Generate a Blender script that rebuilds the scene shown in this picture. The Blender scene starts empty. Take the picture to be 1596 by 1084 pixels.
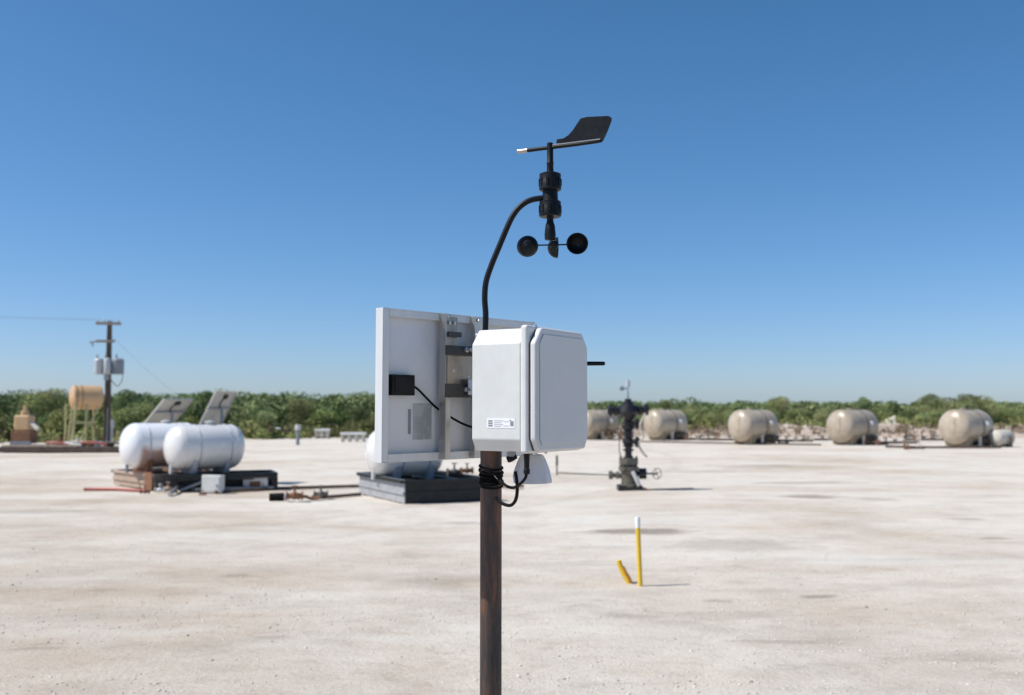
import bpy, bmesh, math, random
import numpy as np
from mathutils import Vector, Matrix, noise
R = math.radians
rnd = random.Random(7)

# ------------------------------------------------------------------ camera, world, sun
sc = bpy.context.scene
col = sc.collection
F, CX, CY, EYE, TILT = 1545.0, 798.0, 542.0, 1.7, math.atan(98/1545)
cam_d = bpy.data.cameras.new('camera'); cam = bpy.data.objects.new('camera', cam_d); col.objects.link(cam)
cam.location = (0, 0, EYE); cam.rotation_euler = (R(90)+TILT, 0, 0)
cam_d.sensor_width = 36; cam_d.lens = F/1596*36; cam_d.clip_start = .05; cam_d.clip_end = 5000
cam_d.dof.use_dof = True; cam_d.dof.focus_distance = 2.85; cam_d.dof.aperture_fstop = 3.8
sc.camera = cam
SUN_EL = 52.0; SUN_AZ = (-.985, -.17)           # horizontal direction towards the sun
w = bpy.data.worlds.new("World"); sc.world = w; w.use_nodes = True
wn = w.node_tree; bg = wn.nodes['Background']
sky = wn.nodes.new('ShaderNodeTexSky'); sky.sky_type = 'NISHITA'; sky.sun_disc = False
sky.sun_elevation = R(SUN_EL); sky.sun_rotation = math.atan2(SUN_AZ[0], SUN_AZ[1])
sky.altitude = 0; sky.air_density = .8; sky.dust_density = .5; sky.ozone_density = 3
sepc = wn.nodes.new('ShaderNodeSeparateColor'); comb = wn.nodes.new('ShaderNodeCombineColor'); wn.links.new(sky.outputs[0], sepc.inputs[0])
for k_, (g_, a_) in enumerate(((1.28, 1.15), (.965, 1.02), (.973, 1.26))):       # the camera's tone response, one curve per channel over the whole sky
    m1, m2, m3 = (wn.nodes.new('ShaderNodeMath') for _ in range(3)); m1.operation = 'MULTIPLY'; m2.operation = 'POWER'; m3.operation = 'MULTIPLY'
    m1.inputs[1].default_value = .1; m2.inputs[1].default_value = g_; m3.inputs[1].default_value = a_/.12
    wn.links.new(sepc.outputs[k_], m1.inputs[0]); wn.links.new(m1.outputs[0], m2.inputs[0]); wn.links.new(m2.outputs[0], m3.inputs[0]); wn.links.new(m3.outputs[0], comb.inputs[k_])
wn.links.new(comb.outputs[0], bg.inputs[0])
bg.inputs[1].default_value = .12
sd = bpy.data.lights.new('sun', 'SUN'); sun = bpy.data.objects.new('sun', sd); col.objects.link(sun)
sd.energy = 4.95; sd.angle = R(.53); sd.color = (1, .955, .885)
h = math.hypot(*SUN_AZ); sv = Vector((SUN_AZ[0]/h*math.cos(R(SUN_EL)), SUN_AZ[1]/h*math.cos(R(SUN_EL)), math.sin(R(SUN_EL))))
sun.rotation_euler = sv.to_track_quat('Z', 'Y').to_euler(); sun.location = sv*60
vs = sc.view_settings; vs.view_transform = 'Standard'; vs.look = 'None'; vs.exposure = 0; vs.gamma = 1
vs.use_curve_mapping = False

# ------------------------------------------------------------------ measuring helpers (photo reading -> metres in the place)
def ray(px, py):
    c, s = math.cos(TILT), math.sin(TILT); a, b = px-CX, CY-py
    return Vector((a, F*c-b*s, F*s+b*c))
def at(px, py, Y):
    r = ray(px, py); return Vector((0, 0, EYE))+r*(Y/r.y)
def gp(px, py, z=0.0):
    r = ray(px, py); return Vector((0, 0, EYE))+r*((z-EYE)/r.z)

def at_px(px, Y): return (px-CX)/F*Y/math.cos(TILT)
# ------------------------------------------------------------------ materials
def mat(name, c, rough=.6, metal=0., c2=None, scale=8., bump=0., bscale=None, spec=.5, stretch=(1, 1, 1), lo=.35, hi=.65, coat=0, trans=0):
    m = bpy.data.materials.new(name); m.use_nodes = True; nt = m.node_tree; b = nt.nodes['Principled BSDF']
    b.inputs['Base Color'].default_value = (*c, 1); b.inputs['Roughness'].default_value = rough
    b.inputs['Metallic'].default_value = metal; b.inputs['Specular IOR Level'].default_value = spec
    b.inputs['Coat Weight'].default_value = coat
    b.inputs['Transmission Weight'].default_value = trans
    tc = nt.nodes.new('ShaderNodeTexCoord'); mp = nt.nodes.new('ShaderNodeMapping')
    mp.inputs['Scale'].default_value = stretch; nt.links.new(tc.outputs['Object'], mp.inputs['Vector'])
    if c2:
        n = nt.nodes.new('ShaderNodeTexNoise'); n.inputs['Scale'].default_value = scale; n.inputs['Detail'].default_value = 7
        n.inputs['Roughness'].default_value = .65
        nt.links.new(mp.outputs[0], n.inputs['Vector'])
        rp = nt.nodes.new('ShaderNodeValToRGB'); rp.color_ramp.elements[0].position = lo; rp.color_ramp.elements[1].position = hi
        rp.color_ramp.elements[0].color = (*c, 1); rp.color_ramp.elements[1].color = (*c2, 1)
        nt.links.new(n.outputs['Fac'], rp.inputs[0]); nt.links.new(rp.outputs[0], b.inputs['Base Color'])
        mr = nt.nodes.new('ShaderNodeMapRange'); mr.inputs['To Min'].default_value = max(rough-.08, .03); mr.inputs['To Max'].default_value = min(rough+.12, 1)
        nt.links.new(n.outputs['Fac'], mr.inputs['Value']); nt.links.new(mr.outputs[0], b.inputs['Roughness'])
    if bump:
        n2 = nt.nodes.new('ShaderNodeTexNoise'); n2.inputs['Scale'].default_value = bscale or scale*4; n2.inputs['Detail'].default_value = 4
        nt.links.new(mp.outputs[0], n2.inputs['Vector'])
        bp = nt.nodes.new('ShaderNodeBump'); bp.inputs['Strength'].default_value = bump; bp.inputs['Distance'].default_value = .01
        nt.links.new(n2.outputs['Fac'], bp.inputs['Height']); nt.links.new(bp.outputs[0], b.inputs['Normal'])
    return m
M = {}
M['abs'] = mat('white_plastic', (.715, .725, .705), .38, c2=(.655, .665, .645), scale=14, bump=.04, bscale=300, spec=.4)
M['lidp'] = mat('lid_plastic', (.64, .64, .635), .42, c2=(.61, .615, .62), scale=9, bump=.05, bscale=260, spec=.4)
M['alu'] = mat('anodised_aluminium', (.72, .73, .73), .45, metal=.15, c2=(.64, .65, .65), scale=20, stretch=(1, 1, .1))
M['chan'] = mat('mill_aluminium', (.40, .385, .36), .32, metal=.8, c2=(.58, .555, .52), scale=9, stretch=(1, 1, .25), bump=.05)
M['backsheet'] = mat('white_backsheet', (.76, .76, .78), .45, c2=(.68, .68, .70), scale=5, bump=.03, bscale=60)
M['cells'] = mat('solar_cells', (.01, .015, .05), .12, c2=(.02, .03, .09), scale=3)
M['blk'] = mat('black_plastic', (.004, .005, .007), .42, c2=(.009, .010, .012), scale=30, bump=.02, bscale=160, spec=.22)
M['blkrub'] = mat('black_rubber', (.004, .004, .004), .6, spec=.15)
M['galv'] = mat('galvanised_steel', (.50, .51, .52), .38, metal=.9, c2=(.68, .69, .70), scale=30)
M['dgalv'] = mat('dull_bracket_steel', (.055, .055, .058), .5, metal=.5, c2=(.09, .085, .08), scale=18)
M['tip'] = mat('bright_brass_weight', (.50, .44, .40), .35, metal=.85)
M['dlabel'] = mat('data_label_print', (.33, .36, .36), .4, c2=(.44, .45, .47), scale=22, lo=.45, hi=.55)
M['dark'] = mat('grey_print', (.26, .26, .28), .6)
M['lgrey'] = mat('light_grey_print', (.52, .52, .54), .6)
M['stick'] = mat('white_sticker', (.88, .88, .88), .35)
M['cuprs'] = mat('faded_grey_plastic', (.28, .29, .31), .5)
M['cone'] = mat('pale_grey_polycarbonate', (.62, .62, .66), .35, c2=(.54, .54, .58), scale=20)
M['whitet'] = mat('white_tank_enamel', (.78, .77, .745), .25, c2=(.70, .68, .65), scale=3.5, coat=.5)
M['wtstrap'] = mat('grey_strap_steel', (.40, .42, .46), .45, metal=.3)
M['tan'] = mat('khaki_tank_paint', (.475, .405, .31), .32, c2=(.33, .27, .20), scale=1.6, coat=.05, lo=.42, hi=.75)
def vary(m):
    nt = m.node_tree; b = nt.nodes['Principled BSDF']; src = b.inputs['Base Color'].links[0].from_socket
    oi = nt.nodes.new('ShaderNodeObjectInfo'); mr = nt.nodes.new('ShaderNodeMapRange'); mr.inputs['To Min'].default_value = .86; mr.inputs['To Max'].default_value = 1.06
    h_ = nt.nodes.new('ShaderNodeHueSaturation'); nt.links.new(oi.outputs['Random'], mr.inputs['Value']); nt.links.new(mr.outputs[0], h_.inputs['Value'])
    nt.links.new(src, h_.inputs['Color'])
    # rust runs: vertical streaks
    tc = nt.nodes.new('ShaderNodeTexCoord'); mp = nt.nodes.new('ShaderNodeMapping'); mp.inputs['Scale'].default_value = (5, 5, .5); nt.links.new(tc.outputs['Object'], mp.inputs[0])
    n = nt.nodes.new('ShaderNodeTexNoise'); n.inputs['Scale'].default_value = 1.4; n.inputs['Detail'].default_value = 5; nt.links.new(mp.outputs[0], n.inputs['Vector'])
    rp = nt.nodes.new('ShaderNodeValToRGB'); rp.color_ramp.elements[0].position = .56; rp.color_ramp.elements[1].position = .72; rp.color_ramp.elements[1].color = (.6, .6, .6, 1)
    nt.links.new(n.outputs['Fac'], rp.inputs[0]); mx = nt.nodes.new('ShaderNodeMix'); mx.data_type = 'RGBA'; mx.inputs['B'].default_value = (.21, .14, .085, 1)
    nt.links.new(rp.outputs[0], mx.inputs['Factor']); nt.links.new(h_.outputs[0], mx.inputs['A']); nt.links.new(mx.outputs['Result'], b.inputs['Base Color'])
vary(M['tan'])
M['tand'] = mat('brown_saddle_steel', (.20, .165, .115), .6, c2=(.30, .26, .19), scale=6)
M['tray'] = mat('black_tray_steel', (.010, .012, .015), .4, c2=(.028, .028, .028), scale=8, bump=.1, spec=.3)
M['traytan'] = mat('dusty_tan_steel', (.46, .36, .28), .7, c2=(.36, .26, .19), scale=9)
M['rust'] = mat('rusty_steel', (.17, .075, .038), .85, c2=(.27, .14, .08), scale=9, bump=.2)
M['pipeblk'] = mat('dark_pipe', (.045, .038, .032), .55, c2=(.14, .09, .06), scale=4)
M['redpipe'] = mat('red_painted_pipe', (.42, .07, .055), .5, c2=(.30, .09, .07), scale=6)
M['yel'] = mat('yellow_marker_plastic', (.82, .56, .04), .45, c2=(.75, .48, .035), scale=12)
M['orange'] = mat('orange_bend_inside', (.50, .23, .02), .5)
M['wtop'] = mat('white_marker_cap', (.80, .82, .78), .45)
M['wood'] = mat('weathered_pole_wood', (.075, .06, .048), .85, c2=(.13, .105, .08), scale=6, stretch=(1, 1, .1))
M['xarm'] = mat('grey_crossarm_wood', (.26, .22, .18), .8)
M['canw'] = mat('pale_transformer_paint', (.48, .50, .52), .4)
M['cang'] = mat('grey_transformer_paint', (.20, .225, .25), .45, c2=(.27, .29, .31), scale=5)
M['orgt'] = mat('buff_tank_paint', (.62, .41, .22), .45, c2=(.55, .34, .17), scale=2)
M['stand'] = mat('pale_yellow_steel', (.44, .40, .20), .6)
M['wellb'] = mat('black_valve_paint', (.007, .007, .012), .4, c2=(.018, .016, .02), scale=10)
M['wello'] = mat('oily_casing_steel', (.085, .078, .06), .55, c2=(.17, .155, .12), scale=9, bump=.2)
M['wellc'] = mat('cream_tubing', (.52, .47, .40), .5)
M['bone'] = mat('pale_concrete', (.62, .58, .50), .85, c2=(.50, .46, .40), scale=5)
M['wbox'] = mat('white_cabinet_paint', (.66, .67, .66), .45, c2=(.55, .54, .50), scale=6)
M['spback'] = mat('panel_back_grey', (.50, .48, .42), .6, c2=(.42, .40, .36), scale=5)
M['cangd'] = mat('dull_grey_steel', (.07, .072, .078), .5, c2=(.16, .15, .14), scale=6)
M['traylit'] = mat('sunlit_tray_grey', (.40, .41, .43), .5, c2=(.3, .3, .31), scale=6)  # sunlit wall of the black tray, the light put into its colour
M['bark'] = mat('mesquite_bark', (.09, .07, .055), .9, c2=(.15, .12, .09), scale=12)

# foreground pipe: rust, grey mill scale, brown
def pole_mat():
    m = mat('rusted_pipe_steel', (.06, .042, .036), .62, metal=.2); nt = m.node_tree; b = nt.nodes['Principled BSDF']
    tc = nt.nodes.new('ShaderNodeTexCoord'); mp = nt.nodes.new('ShaderNodeMapping'); mp.inputs['Scale'].default_value = (1, 1, .16)
    nt.links.new(tc.outputs['Object'], mp.inputs[0])
    n = nt.nodes.new('ShaderNodeTexNoise'); n.inputs['Scale'].default_value = 26; n.inputs['Detail'].default_value = 9; n.inputs['Roughness'].default_value = .7
    nt.links.new(mp.outputs[0], n.inputs['Vector'])
    rp = nt.nodes.new('ShaderNodeValToRGB'); e = rp.color_ramp.elements
    e[0].position = .33; e[0].color = (.028, .025, .026, 1); e[1].position = .72; e[1].color = (.26, .115, .06, 1)
    k = e.new(.48); k.color = (.055, .045, .042, 1); k = e.new(.6); k.color = (.13, .068, .045, 1)
    nt.links.new(n.outputs['Fac'], rp.inputs[0])
    n3 = nt.nodes.new('ShaderNodeTexNoise'); n3.inputs['Scale'].default_value = 7; n3.inputs['Detail'].default_value = 3
    nt.links.new(tc.outputs['Object'], n3.inputs['Vector'])
    r3 = nt.nodes.new('ShaderNodeValToRGB'); r3.color_ramp.elements[0].position = .6; r3.color_ramp.elements[1].position = .72
    nt.links.new(n3.outputs['Fac'], r3.inputs[0])
    mx = nt.nodes.new('ShaderNodeMix'); mx.data_type = 'RGBA'; mx.inputs['B'].default_value = (.21, .085, .05, 1)
    nt.links.new(r3.outputs[0], mx.inputs['Factor']); nt.links.new(rp.outputs[0], mx.inputs['A'])
    nt.links.new(mx.outputs['Result'], b.inputs['Base Color'])
    bp = nt.nodes.new('ShaderNodeBump'); bp.inputs['Strength'].default_value = .25; bp.inputs['Distance'].default_value = .004
    nt.links.new(n.outputs['Fac'], bp.inputs['Height']); nt.links.new(bp.outputs[0], b.inputs['Normal'])
    return m
M['pole'] = pole_mat()

def leaf_mat(name, dark, light, light2):
    m = bpy.data.materials.new(name); m.use_nodes = True; nt = m.node_tree; b = nt.nodes['Principled BSDF']
    b.inputs['Roughness'].default_value = .9; b.inputs['Specular IOR Level'].default_value = .06
    g = nt.nodes.new('ShaderNodeNewGeometry'); oi = nt.nodes.new('ShaderNodeObjectInfo')
    rp = nt.nodes.new('ShaderNodeValToRGB'); rp.color_ramp.elements[0].color = (*dark, 1); rp.color_ramp.elements[1].color = (*light, 1)
    nt.links.new(g.outputs['Random Per Island'], rp.inputs[0])
    n = nt.nodes.new('ShaderNodeTexNoise'); n.inputs['Scale'].default_value = .16; n.inputs['Detail'].default_value = 2
    nt.links.new(g.outputs['Position'], n.inputs['Vector'])
    r2 = nt.nodes.new('ShaderNodeValToRGB'); r2.color_ramp.elements[0].position = .4; r2.color_ramp.elements[1].position = .6
    nt.links.new(n.outputs['Fac'], r2.inputs[0])
    mx = nt.nodes.new('ShaderNodeMix'); mx.data_type = 'RGBA'; mx.inputs['B'].default_value = (*light2, 1)
    n4 = nt.nodes.new('ShaderNodeTexNoise'); n4.inputs['Scale'].default_value = .42; n4.inputs['Detail'].default_value = 3; nt.links.new(g.outputs['Position'], n4.inputs['Vector'])
    m4 = nt.nodes.new('ShaderNodeMapRange'); m4.inputs['From Min'].default_value = .36; m4.inputs['From Max'].default_value = .64; m4.inputs['To Min'].default_value = .75; m4.inputs['To Max'].default_value = 1.75; nt.links.new(n4.outputs['Fac'], m4.inputs['Value'])
    h4 = nt.nodes.new('ShaderNodeHueSaturation'); nt.links.new(m4.outputs[0], h4.inputs['Value'])
    a4 = nt.nodes.new('ShaderNodeMapRange'); a4.inputs['To Min'].default_value = .462; a4.inputs['To Max'].default_value = .503; nt.links.new(oi.outputs['Random'], a4.inputs['Value']); nt.links.new(a4.outputs[0], h4.inputs['Hue'])
    ma = nt.nodes.new('ShaderNodeMath'); ma.operation = 'MULTIPLY'; ma.inputs[1].default_value = .6
    nt.links.new(r2.outputs[0], ma.inputs[0]); nt.links.new(ma.outputs[0], mx.inputs['Factor'])
    nt.links.new(rp.outputs[0], mx.inputs['A']); nt.links.new(mx.outputs['Result'], h4.inputs['Color']); nt.links.new(h4.outputs[0], b.inputs['Base Color'])
    return m
M['leaf'] = leaf_mat('scrub_leaves', (.12, .155, .06), (.24, .30, .125), (.25, .26, .135))
M['leafd'] = leaf_mat('juniper_leaves', (.085, .125, .055), (.19, .245, .105), (.19, .215, .105))
M['leafg'] = leaf_mat('bright_brush_leaves', (.10, .145, .045), (.22, .27, .10), (.21, .22, .10))
M['leafb'] = leaf_mat('dry_brush_leaves', (.12, .095, .06), (.26, .21, .14), (.20, .17, .10))

# ------------------------------------------------------------------ mesh builder
class MB:
    def __init__(s, T=None): s.bm = bmesh.new(); s.T = T or Matrix()
    def _add(s, vs, fs, L=None):
        T = s.T @ L if L is not None else s.T
        vv = [s.bm.verts.new(T @ Vector(v)) for v in vs]
        for f in fs:
            try: s.bm.faces.new([vv[i] for i in f])
            except ValueError: pass
        return s
    def box(s, c, d, rz=0, rx=0, ry=0):
        L = Matrix.Translation(c) @ Matrix.Rotation(rz, 4, 'Z') @ Matrix.Rotation(ry, 4, 'Y') @ Matrix.Rotation(rx, 4, 'X')
        x, y, z = d[0]/2, d[1]/2, d[2]/2
        vs = [(-x,-y,-z),(x,-y,-z),(x,y,-z),(-x,y,-z),(-x,-y,z),(x,-y,z),(x,y,z),(-x,y,z)]
        return s._add(vs, [(3,2,1,0),(4,5,6,7),(0,1,5,4),(1,2,6,5),(2,3,7,6),(3,0,4,7)], L)
    def lathe(s, p0, d, prof, seg=20, closed=True):
        # prof: list of (distance along d, radius)
        d = Vector(d).normalized(); q = d.to_track_quat('Z', 'Y').to_matrix().to_4x4(); L = Matrix.Translation(p0) @ q
        vs, fs = [], []
        for (t, r) in prof:
            for k in range(seg): a = 2*math.pi*k/seg; vs.append((r*math.cos(a), r*math.sin(a), t))
        for i in range(len(prof)-1):
            for k in range(seg):
                k2 = (k+1) % seg; fs.append((i*seg+k, i*seg+k2, (i+1)*seg+k2, (i+1)*seg+k))
        if closed: fs.append(tuple(reversed(range(seg)))); fs.append(tuple((len(prof)-1)*seg+k for k in range(seg)))
        return s._add(vs, fs, L)
    def cyl(s, p0, p1, r0, r1=None, seg=12):
        p0, p1 = Vector(p0), Vector(p1); r1 = r0 if r1 is None else r1
        return s.lathe(p0, p1-p0, [(0, r0), ((p1-p0).length, r1)], seg)
    def tube(s, pts, r, seg=10, smooth=4):
        P = [Vector(p) for p in pts]
        if smooth and len(P) > 2:
            Q = []
            for i in range(len(P)-1):
                a, b, c, d = P[max(i-1, 0)], P[i], P[i+1], P[min(i+2, len(P)-1)]
                for k in range(smooth):
                    t = k/smooth
                    Q.append(.5*((2*b)+(-a+c)*t+(2*a-5*b+4*c-d)*t*t+(-a+3*b-3*c+d)*t**3))
            P = Q+[P[-1]]
        vs, fs = [], []; n = len(P); up = Vector((0.13, .31, .94))
        u = None
        for i, p in enumerate(P):
            t = (P[min(i+1, n-1)]-P[max(i-1, 0)]).normalized()
            if u is None: u = t.cross(up); u = u.normalized() if u.length > 1e-4 else Vector((1, 0, 0))
            u = (u-t*u.dot(t)).normalized(); v = t.cross(u)
            for k in range(seg):
                a = 2*math.pi*k/seg; vs.append(p+(u*math.cos(a)+v*math.sin(a))*r)
        for i in range(n-1):
            for k in range(seg):
                k2 = (k+1) % seg; fs.append((i*seg+k, i*seg+k2, (i+1)*seg+k2, (i+1)*seg+k))
        fs.append(tuple(reversed(range(seg)))); fs.append(tuple((n-1)*seg+k for k in range(seg)))
        return s._add(vs, fs)
    def prism(s, poly, t0, t1, L=None):
        # poly in local XZ, extruded along local Y from t0 to t1
        n = len(poly); vs = [(x, t0, z) for x, z in poly]+[(x, t1, z) for x, z in poly]
        fs = [tuple(range(n)), tuple(reversed(range(n, 2*n)))]+[(i, i+n, (i+1) % n+n, (i+1) % n) for i in range(n)]
        return s._add(vs, fs, L)
    def torus(s, c, axis, Rr, r, seg=24, ss=8):
        q = Vector(axis).normalized().to_track_quat('Z', 'Y').to_matrix().to_4x4(); L = Matrix.Translation(c) @ q
        vs, fs = [], []
        for i in range(seg):
            a = 2*math.pi*i/seg
            for j in range(ss):
                b = 2*math.pi*j/ss; rr = Rr+r*math.cos(b); vs.append((rr*math.cos(a), rr*math.sin(a), r*math.sin(b)))
        for i in range(seg):
            for j in range(ss):
                fs.append((i*ss+j, ((i+1) % seg)*ss+j, ((i+1) % seg)*ss+(j+1) % ss, i*ss+(j+1) % ss))
        return s._add(vs, fs, L)
    def build(s, name, m, parent=None, bevel=0, sharp=32, label=None):
        bmesh.ops.recalc_face_normals(s.bm, faces=s.bm.faces)
        me = bpy.data.meshes.new(name); s.bm.to_mesh(me); s.bm.free()
        me.materials.append(M[m] if isinstance(m, str) else m)
        me.polygons.foreach_set('use_smooth', [True]*len(me.polygons)); me.set_sharp_from_angle(angle=R(sharp))
        o = bpy.data.objects.new(name, me); col.objects.link(o)
        if parent: o.parent = parent
        if bevel:
            b = o.modifiers.new('bevel', 'BEVEL'); b.width = bevel; b.segments = 3; b.limit_method = 'ANGLE'; b.angle_limit = R(28)
            b.harden_normals = True
        if label: o['label'] = label
        return o
def tag(o, label, cat, group=None):
    o['label'] = label; o['category'] = cat
    if group: o['group'] = group
    return o
def thing(name, label, cat, loc=(0, 0, 0), rz=0, group=None):
    o = bpy.data.objects.new(name, None); col.objects.link(o); o.location = loc; o.rotation_euler = (0, 0, rz); o.empty_display_size = .2
    return tag(o, label, cat, group)
def dup(root, loc, rz, label, scale=1.0):
    def cp(o, par):
        c = o.copy(); col.objects.link(c); c.parent = par
        for ch in [x for x in o.children]: cp(ch, c)
        return c
    r = cp(root, None); r.location = loc; r.rotation_euler = (0, 0, rz); r.scale = (scale,)*3; r['label'] = label
    return r
def raw_mesh(name, V, Fq, m):
    me = bpy.data.meshes.new(name); n = len(V); k = Fq.shape[1]
    me.vertices.add(n); me.vertices.foreach_set('co', V.astype(np.float32).ravel())
    me.loops.add(Fq.size); me.loops.foreach_set('vertex_index', Fq.astype(np.int32).ravel())
    me.polygons.add(len(Fq)); me.polygons.foreach_set('loop_start', np.arange(len(Fq), dtype=np.int32)*k)
    me.update(calc_edges=True); me.materials.append(M[m] if isinstance(m, str) else m)
    return me

# ------------------------------------------------------------------ ground
STAINS = [  # photo reading: centre x, y, half width, half height, strength
    (1000, 829, 88, 4.5, .9), (1150, 850, 105, 10, .38), (1277, 929, 34, 3, .75), (1115, 937, 22, 3, .45), (1190, 727, 70, 2.5, .5), (1255, 753, 85, 1.8, .6),
    (1262, 774, 52, 2.6, .8), (1505, 808, 30, 2, .5), (1550, 838, 24, 2, .7), (690, 903, 75, 9, .32), (60, 797, 90, 4, .4),
    (370, 899, 22, 3, .5), (1370, 777, 30, 2, .4), (1120, 960, 110, 7, .3), (990, 962, 70, 4, .3), (1100, 735, 90, 1.5, .5), (720, 815, 40, 2, .4),
    (330, 775, 160, 3, .25), (1210, 1003, 90, 3, .4), (1520, 1025, 90, 8, .3), (60, 1012, 40, 3, .5), (420, 997, 30, 3, .4), (300, 860, 60, 4, .2)]
def ground_mat():
    m = bpy.data.materials.new('caliche_ground'); m.use_nodes = True; nt = m.node_tree; N = nt.nodes; Lk = nt.links.new
    b = N['Principled BSDF']; b.inputs['Roughness'].default_value = .95; b.inputs['Specular IOR Level'].default_value = .15
    geo = N.new('ShaderNodeNewGeometry')
    def noi(scale, det=6, rough=.6, st=(1, 1, 1)):
        mp = N.new('ShaderNodeMapping'); mp.inputs['Scale'].default_value = st; Lk(geo.outputs['Position'], mp.inputs[0])
        n = N.new('ShaderNodeTexNoise'); n.inputs['Scale'].default_value = scale; n.inputs['Detail'].default_value = det; n.inputs['Roughness'].default_value = rough
        Lk(mp.outputs[0], n.inputs['Vector']); return n.outputs['Fac']
    def ramp(x, pts):
        r = N.new('ShaderNodeValToRGB'); e = r.color_ramp.elements
        e[0].position, e[0].color = pts[0][0], (*pts[0][1], 1); e[1].position, e[1].color = pts[-1][0], (*pts[-1][1], 1)
        for p, c in pts[1:-1]: k = e.new(p); k.color = (*c, 1)
        Lk(x, r.inputs[0]); return r.outputs[0]
    def mix(f, a, bb, blend='MIX'):
        x = N.new('ShaderNodeMix'); x.data_type = 'RGBA'; x.blend_type = blend
        for k, v in (('Factor', f), ('A', a), ('B', bb)):
            if isinstance(v, (int, float)): x.inputs[k].default_value = v
            elif isinstance(v, tuple): x.inputs[k].default_value = (*v, 1)
            else: Lk(v, x.inputs[k])
        return x.outputs['Result']
    def math_(op, a, bb=None, clamp=False):
        x = N.new('ShaderNodeMath'); x.operation = op; x.use_clamp = clamp
        for i, v in enumerate((a, bb)):
            if v is None: continue
            if isinstance(v, (int, float)): x.inputs[i].default_value = v
            else: Lk(v, x.inputs[i])
        return x.outputs[0]
    big = noi(.2, 6, .65, (.75, 1.1, 1))
    c = ramp(big, [(.34, (.60, .508, .40)), (.45, (.695, .61, .515)), (.54, (.765, .70, .61)), (.68, (.735, .65, .545))])
    mid = noi(.9, 8, .72, (.75, 1.1, 1))
    c = mix(.4, c, ramp(mid, [(.36, (.62, .60, .58)), (.5, (.92, .92, .92)), (.62, (1, 1, 1))]), 'MULTIPLY')
    med2 = noi(5, 6, .7, (.6, 1, 1))
    c = mix(.38, c, ramp(med2, [(.36, (.66, .62, .58)), (.47, (.95, .95, .95)), (.66, (1, 1, 1))]), 'MULTIPLY')
    fine = noi(38, 6, .75)
    c = mix(.5, c, ramp(fine, [(.34, (.52, .50, .48)), (.46, (.9, .9, .9)), (.62, (1, 1, 1)), (.72, (1, 1, 1))]), 'MULTIPLY')
    # darker, browner stretch towards the left and nearest part of the pad
    sp0 = N.new('ShaderNodeSeparateXYZ'); Lk(geo.outputs['Position'], sp0.inputs[0])
    q0 = math_('ADD', math_('MULTIPLY', sp0.outputs['X'], -.11), math_('MULTIPLY', sp0.outputs['Y'], -.085))
    q0 = math_('ADD', math_('ADD', q0, 1.25), math_('MULTIPLY', math_('SUBTRACT', noi(.35, 5, .6), .5), 1.6))
    mq = N.new('ShaderNodeMapRange'); mq.interpolation_type = 'SMOOTHSTEP'; Lk(q0, mq.inputs['Value'])
    c = mix(math_('MULTIPLY', mq.outputs[0], .75), c, (.83, .80, .765), 'MULTIPLY')
    # gritty grain
    grit = noi(95, 5, .8)
    c = mix(.55, c, ramp(grit, [(.36, (.62, .60, .57)), (.47, (.94, .94, .94)), (.6, (1, 1, 1)), (.7, (1.0, 1.0, 1.0))]), 'MULTIPLY')
    # small dark clods and pale grains
    vo = N.new('ShaderNodeTexVoronoi'); vo.inputs['Scale'].default_value = 14; Lk(geo.outputs['Position'], vo.inputs['Vector'])
    spots = ramp(vo.outputs['Distance'], [(.0, (1, 1, 1)), (.1, (1, 1, 1)), (.2, (0, 0, 0))])
    gate = ramp(noi(1.7, 3, .6), [(.52, (0, 0, 0)), (.66, (1, 1, 1))])
    c = mix(math_('MULTIPLY', math_('MULTIPLY', spots, gate), .38), c, (.34, .27, .20))
    # tyre-worn bands, paler
    tr = noi(.5, 4, .6, (.35, 1.0, 1))
    c = mix(math_('MULTIPLY', ramp(tr, [(.52, (0, 0, 0)), (.64, (1, 1, 1))]), .5), c, (.69, .66, .595))
    # wheel tracks, two ruts each, on wide arcs
    trk = None
    for (cx_, cy_, R_, st) in ((-14, -9, 24.5, .4), (-14, -9, 22.9, .4), (30, 60, 46.5, .4), (30, 60, 44.8, .4), (-40, 40, 46, .45), (-40, 40, 44.3, .45), (6, -22, 33.5, .5), (6, -22, 31.8, .5)):
        sb = N.new('ShaderNodeVectorMath'); sb.operation = 'SUBTRACT'; Lk(geo.outputs['Position'], sb.inputs[0]); sb.inputs[1].default_value = (cx_, cy_, 0)
        ln = N.new('ShaderNodeVectorMath'); ln.operation = 'LENGTH'; Lk(sb.outputs[0], ln.inputs[0])
        dd = math_('ABSOLUTE', math_('SUBTRACT', ln.outputs['Value'], R_))
        mr = N.new('ShaderNodeMapRange'); mr.inputs['From Min'].default_value = .22; mr.inputs['From Max'].default_value = .1; Lk(dd, mr.inputs['Value'])
        v = math_('MULTIPLY', mr.outputs[0], st); trk = v if trk is None else math_('MAXIMUM', trk, v)
    trk = math_('MULTIPLY', trk, ramp(noi(.7, 5, .7), [(.42, (0, 0, 0)), (.62, (1, 1, 1))]))
    c = mix(trk, c, (.47, .42, .36))
    # damp / oily stains with their own shape
    wob = noi(1.6, 5, .7)
    tot = None
    for (px, py, hw, hh, st) in STAINS:
        p = gp(px, py); rx = hw*p.y/F; ry = abs(gp(px, py-hh).y-gp(px, py+hh).y)/2
        mp = N.new('ShaderNodeMapping'); mp.vector_type = 'TEXTURE'; mp.inputs['Location'].default_value = (p.x, p.y, 0); mp.inputs['Scale'].default_value = (rx, ry, 1000)
        Lk(geo.outputs['Position'], mp.inputs[0])
        ln = N.new('ShaderNodeVectorMath'); ln.operation = 'LENGTH'; Lk(mp.outputs[0], ln.inputs[0])
        d = math_('ADD', ln.outputs['Value'], math_('MULTIPLY', math_('SUBTRACT', wob, .5), 2.2))
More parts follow.
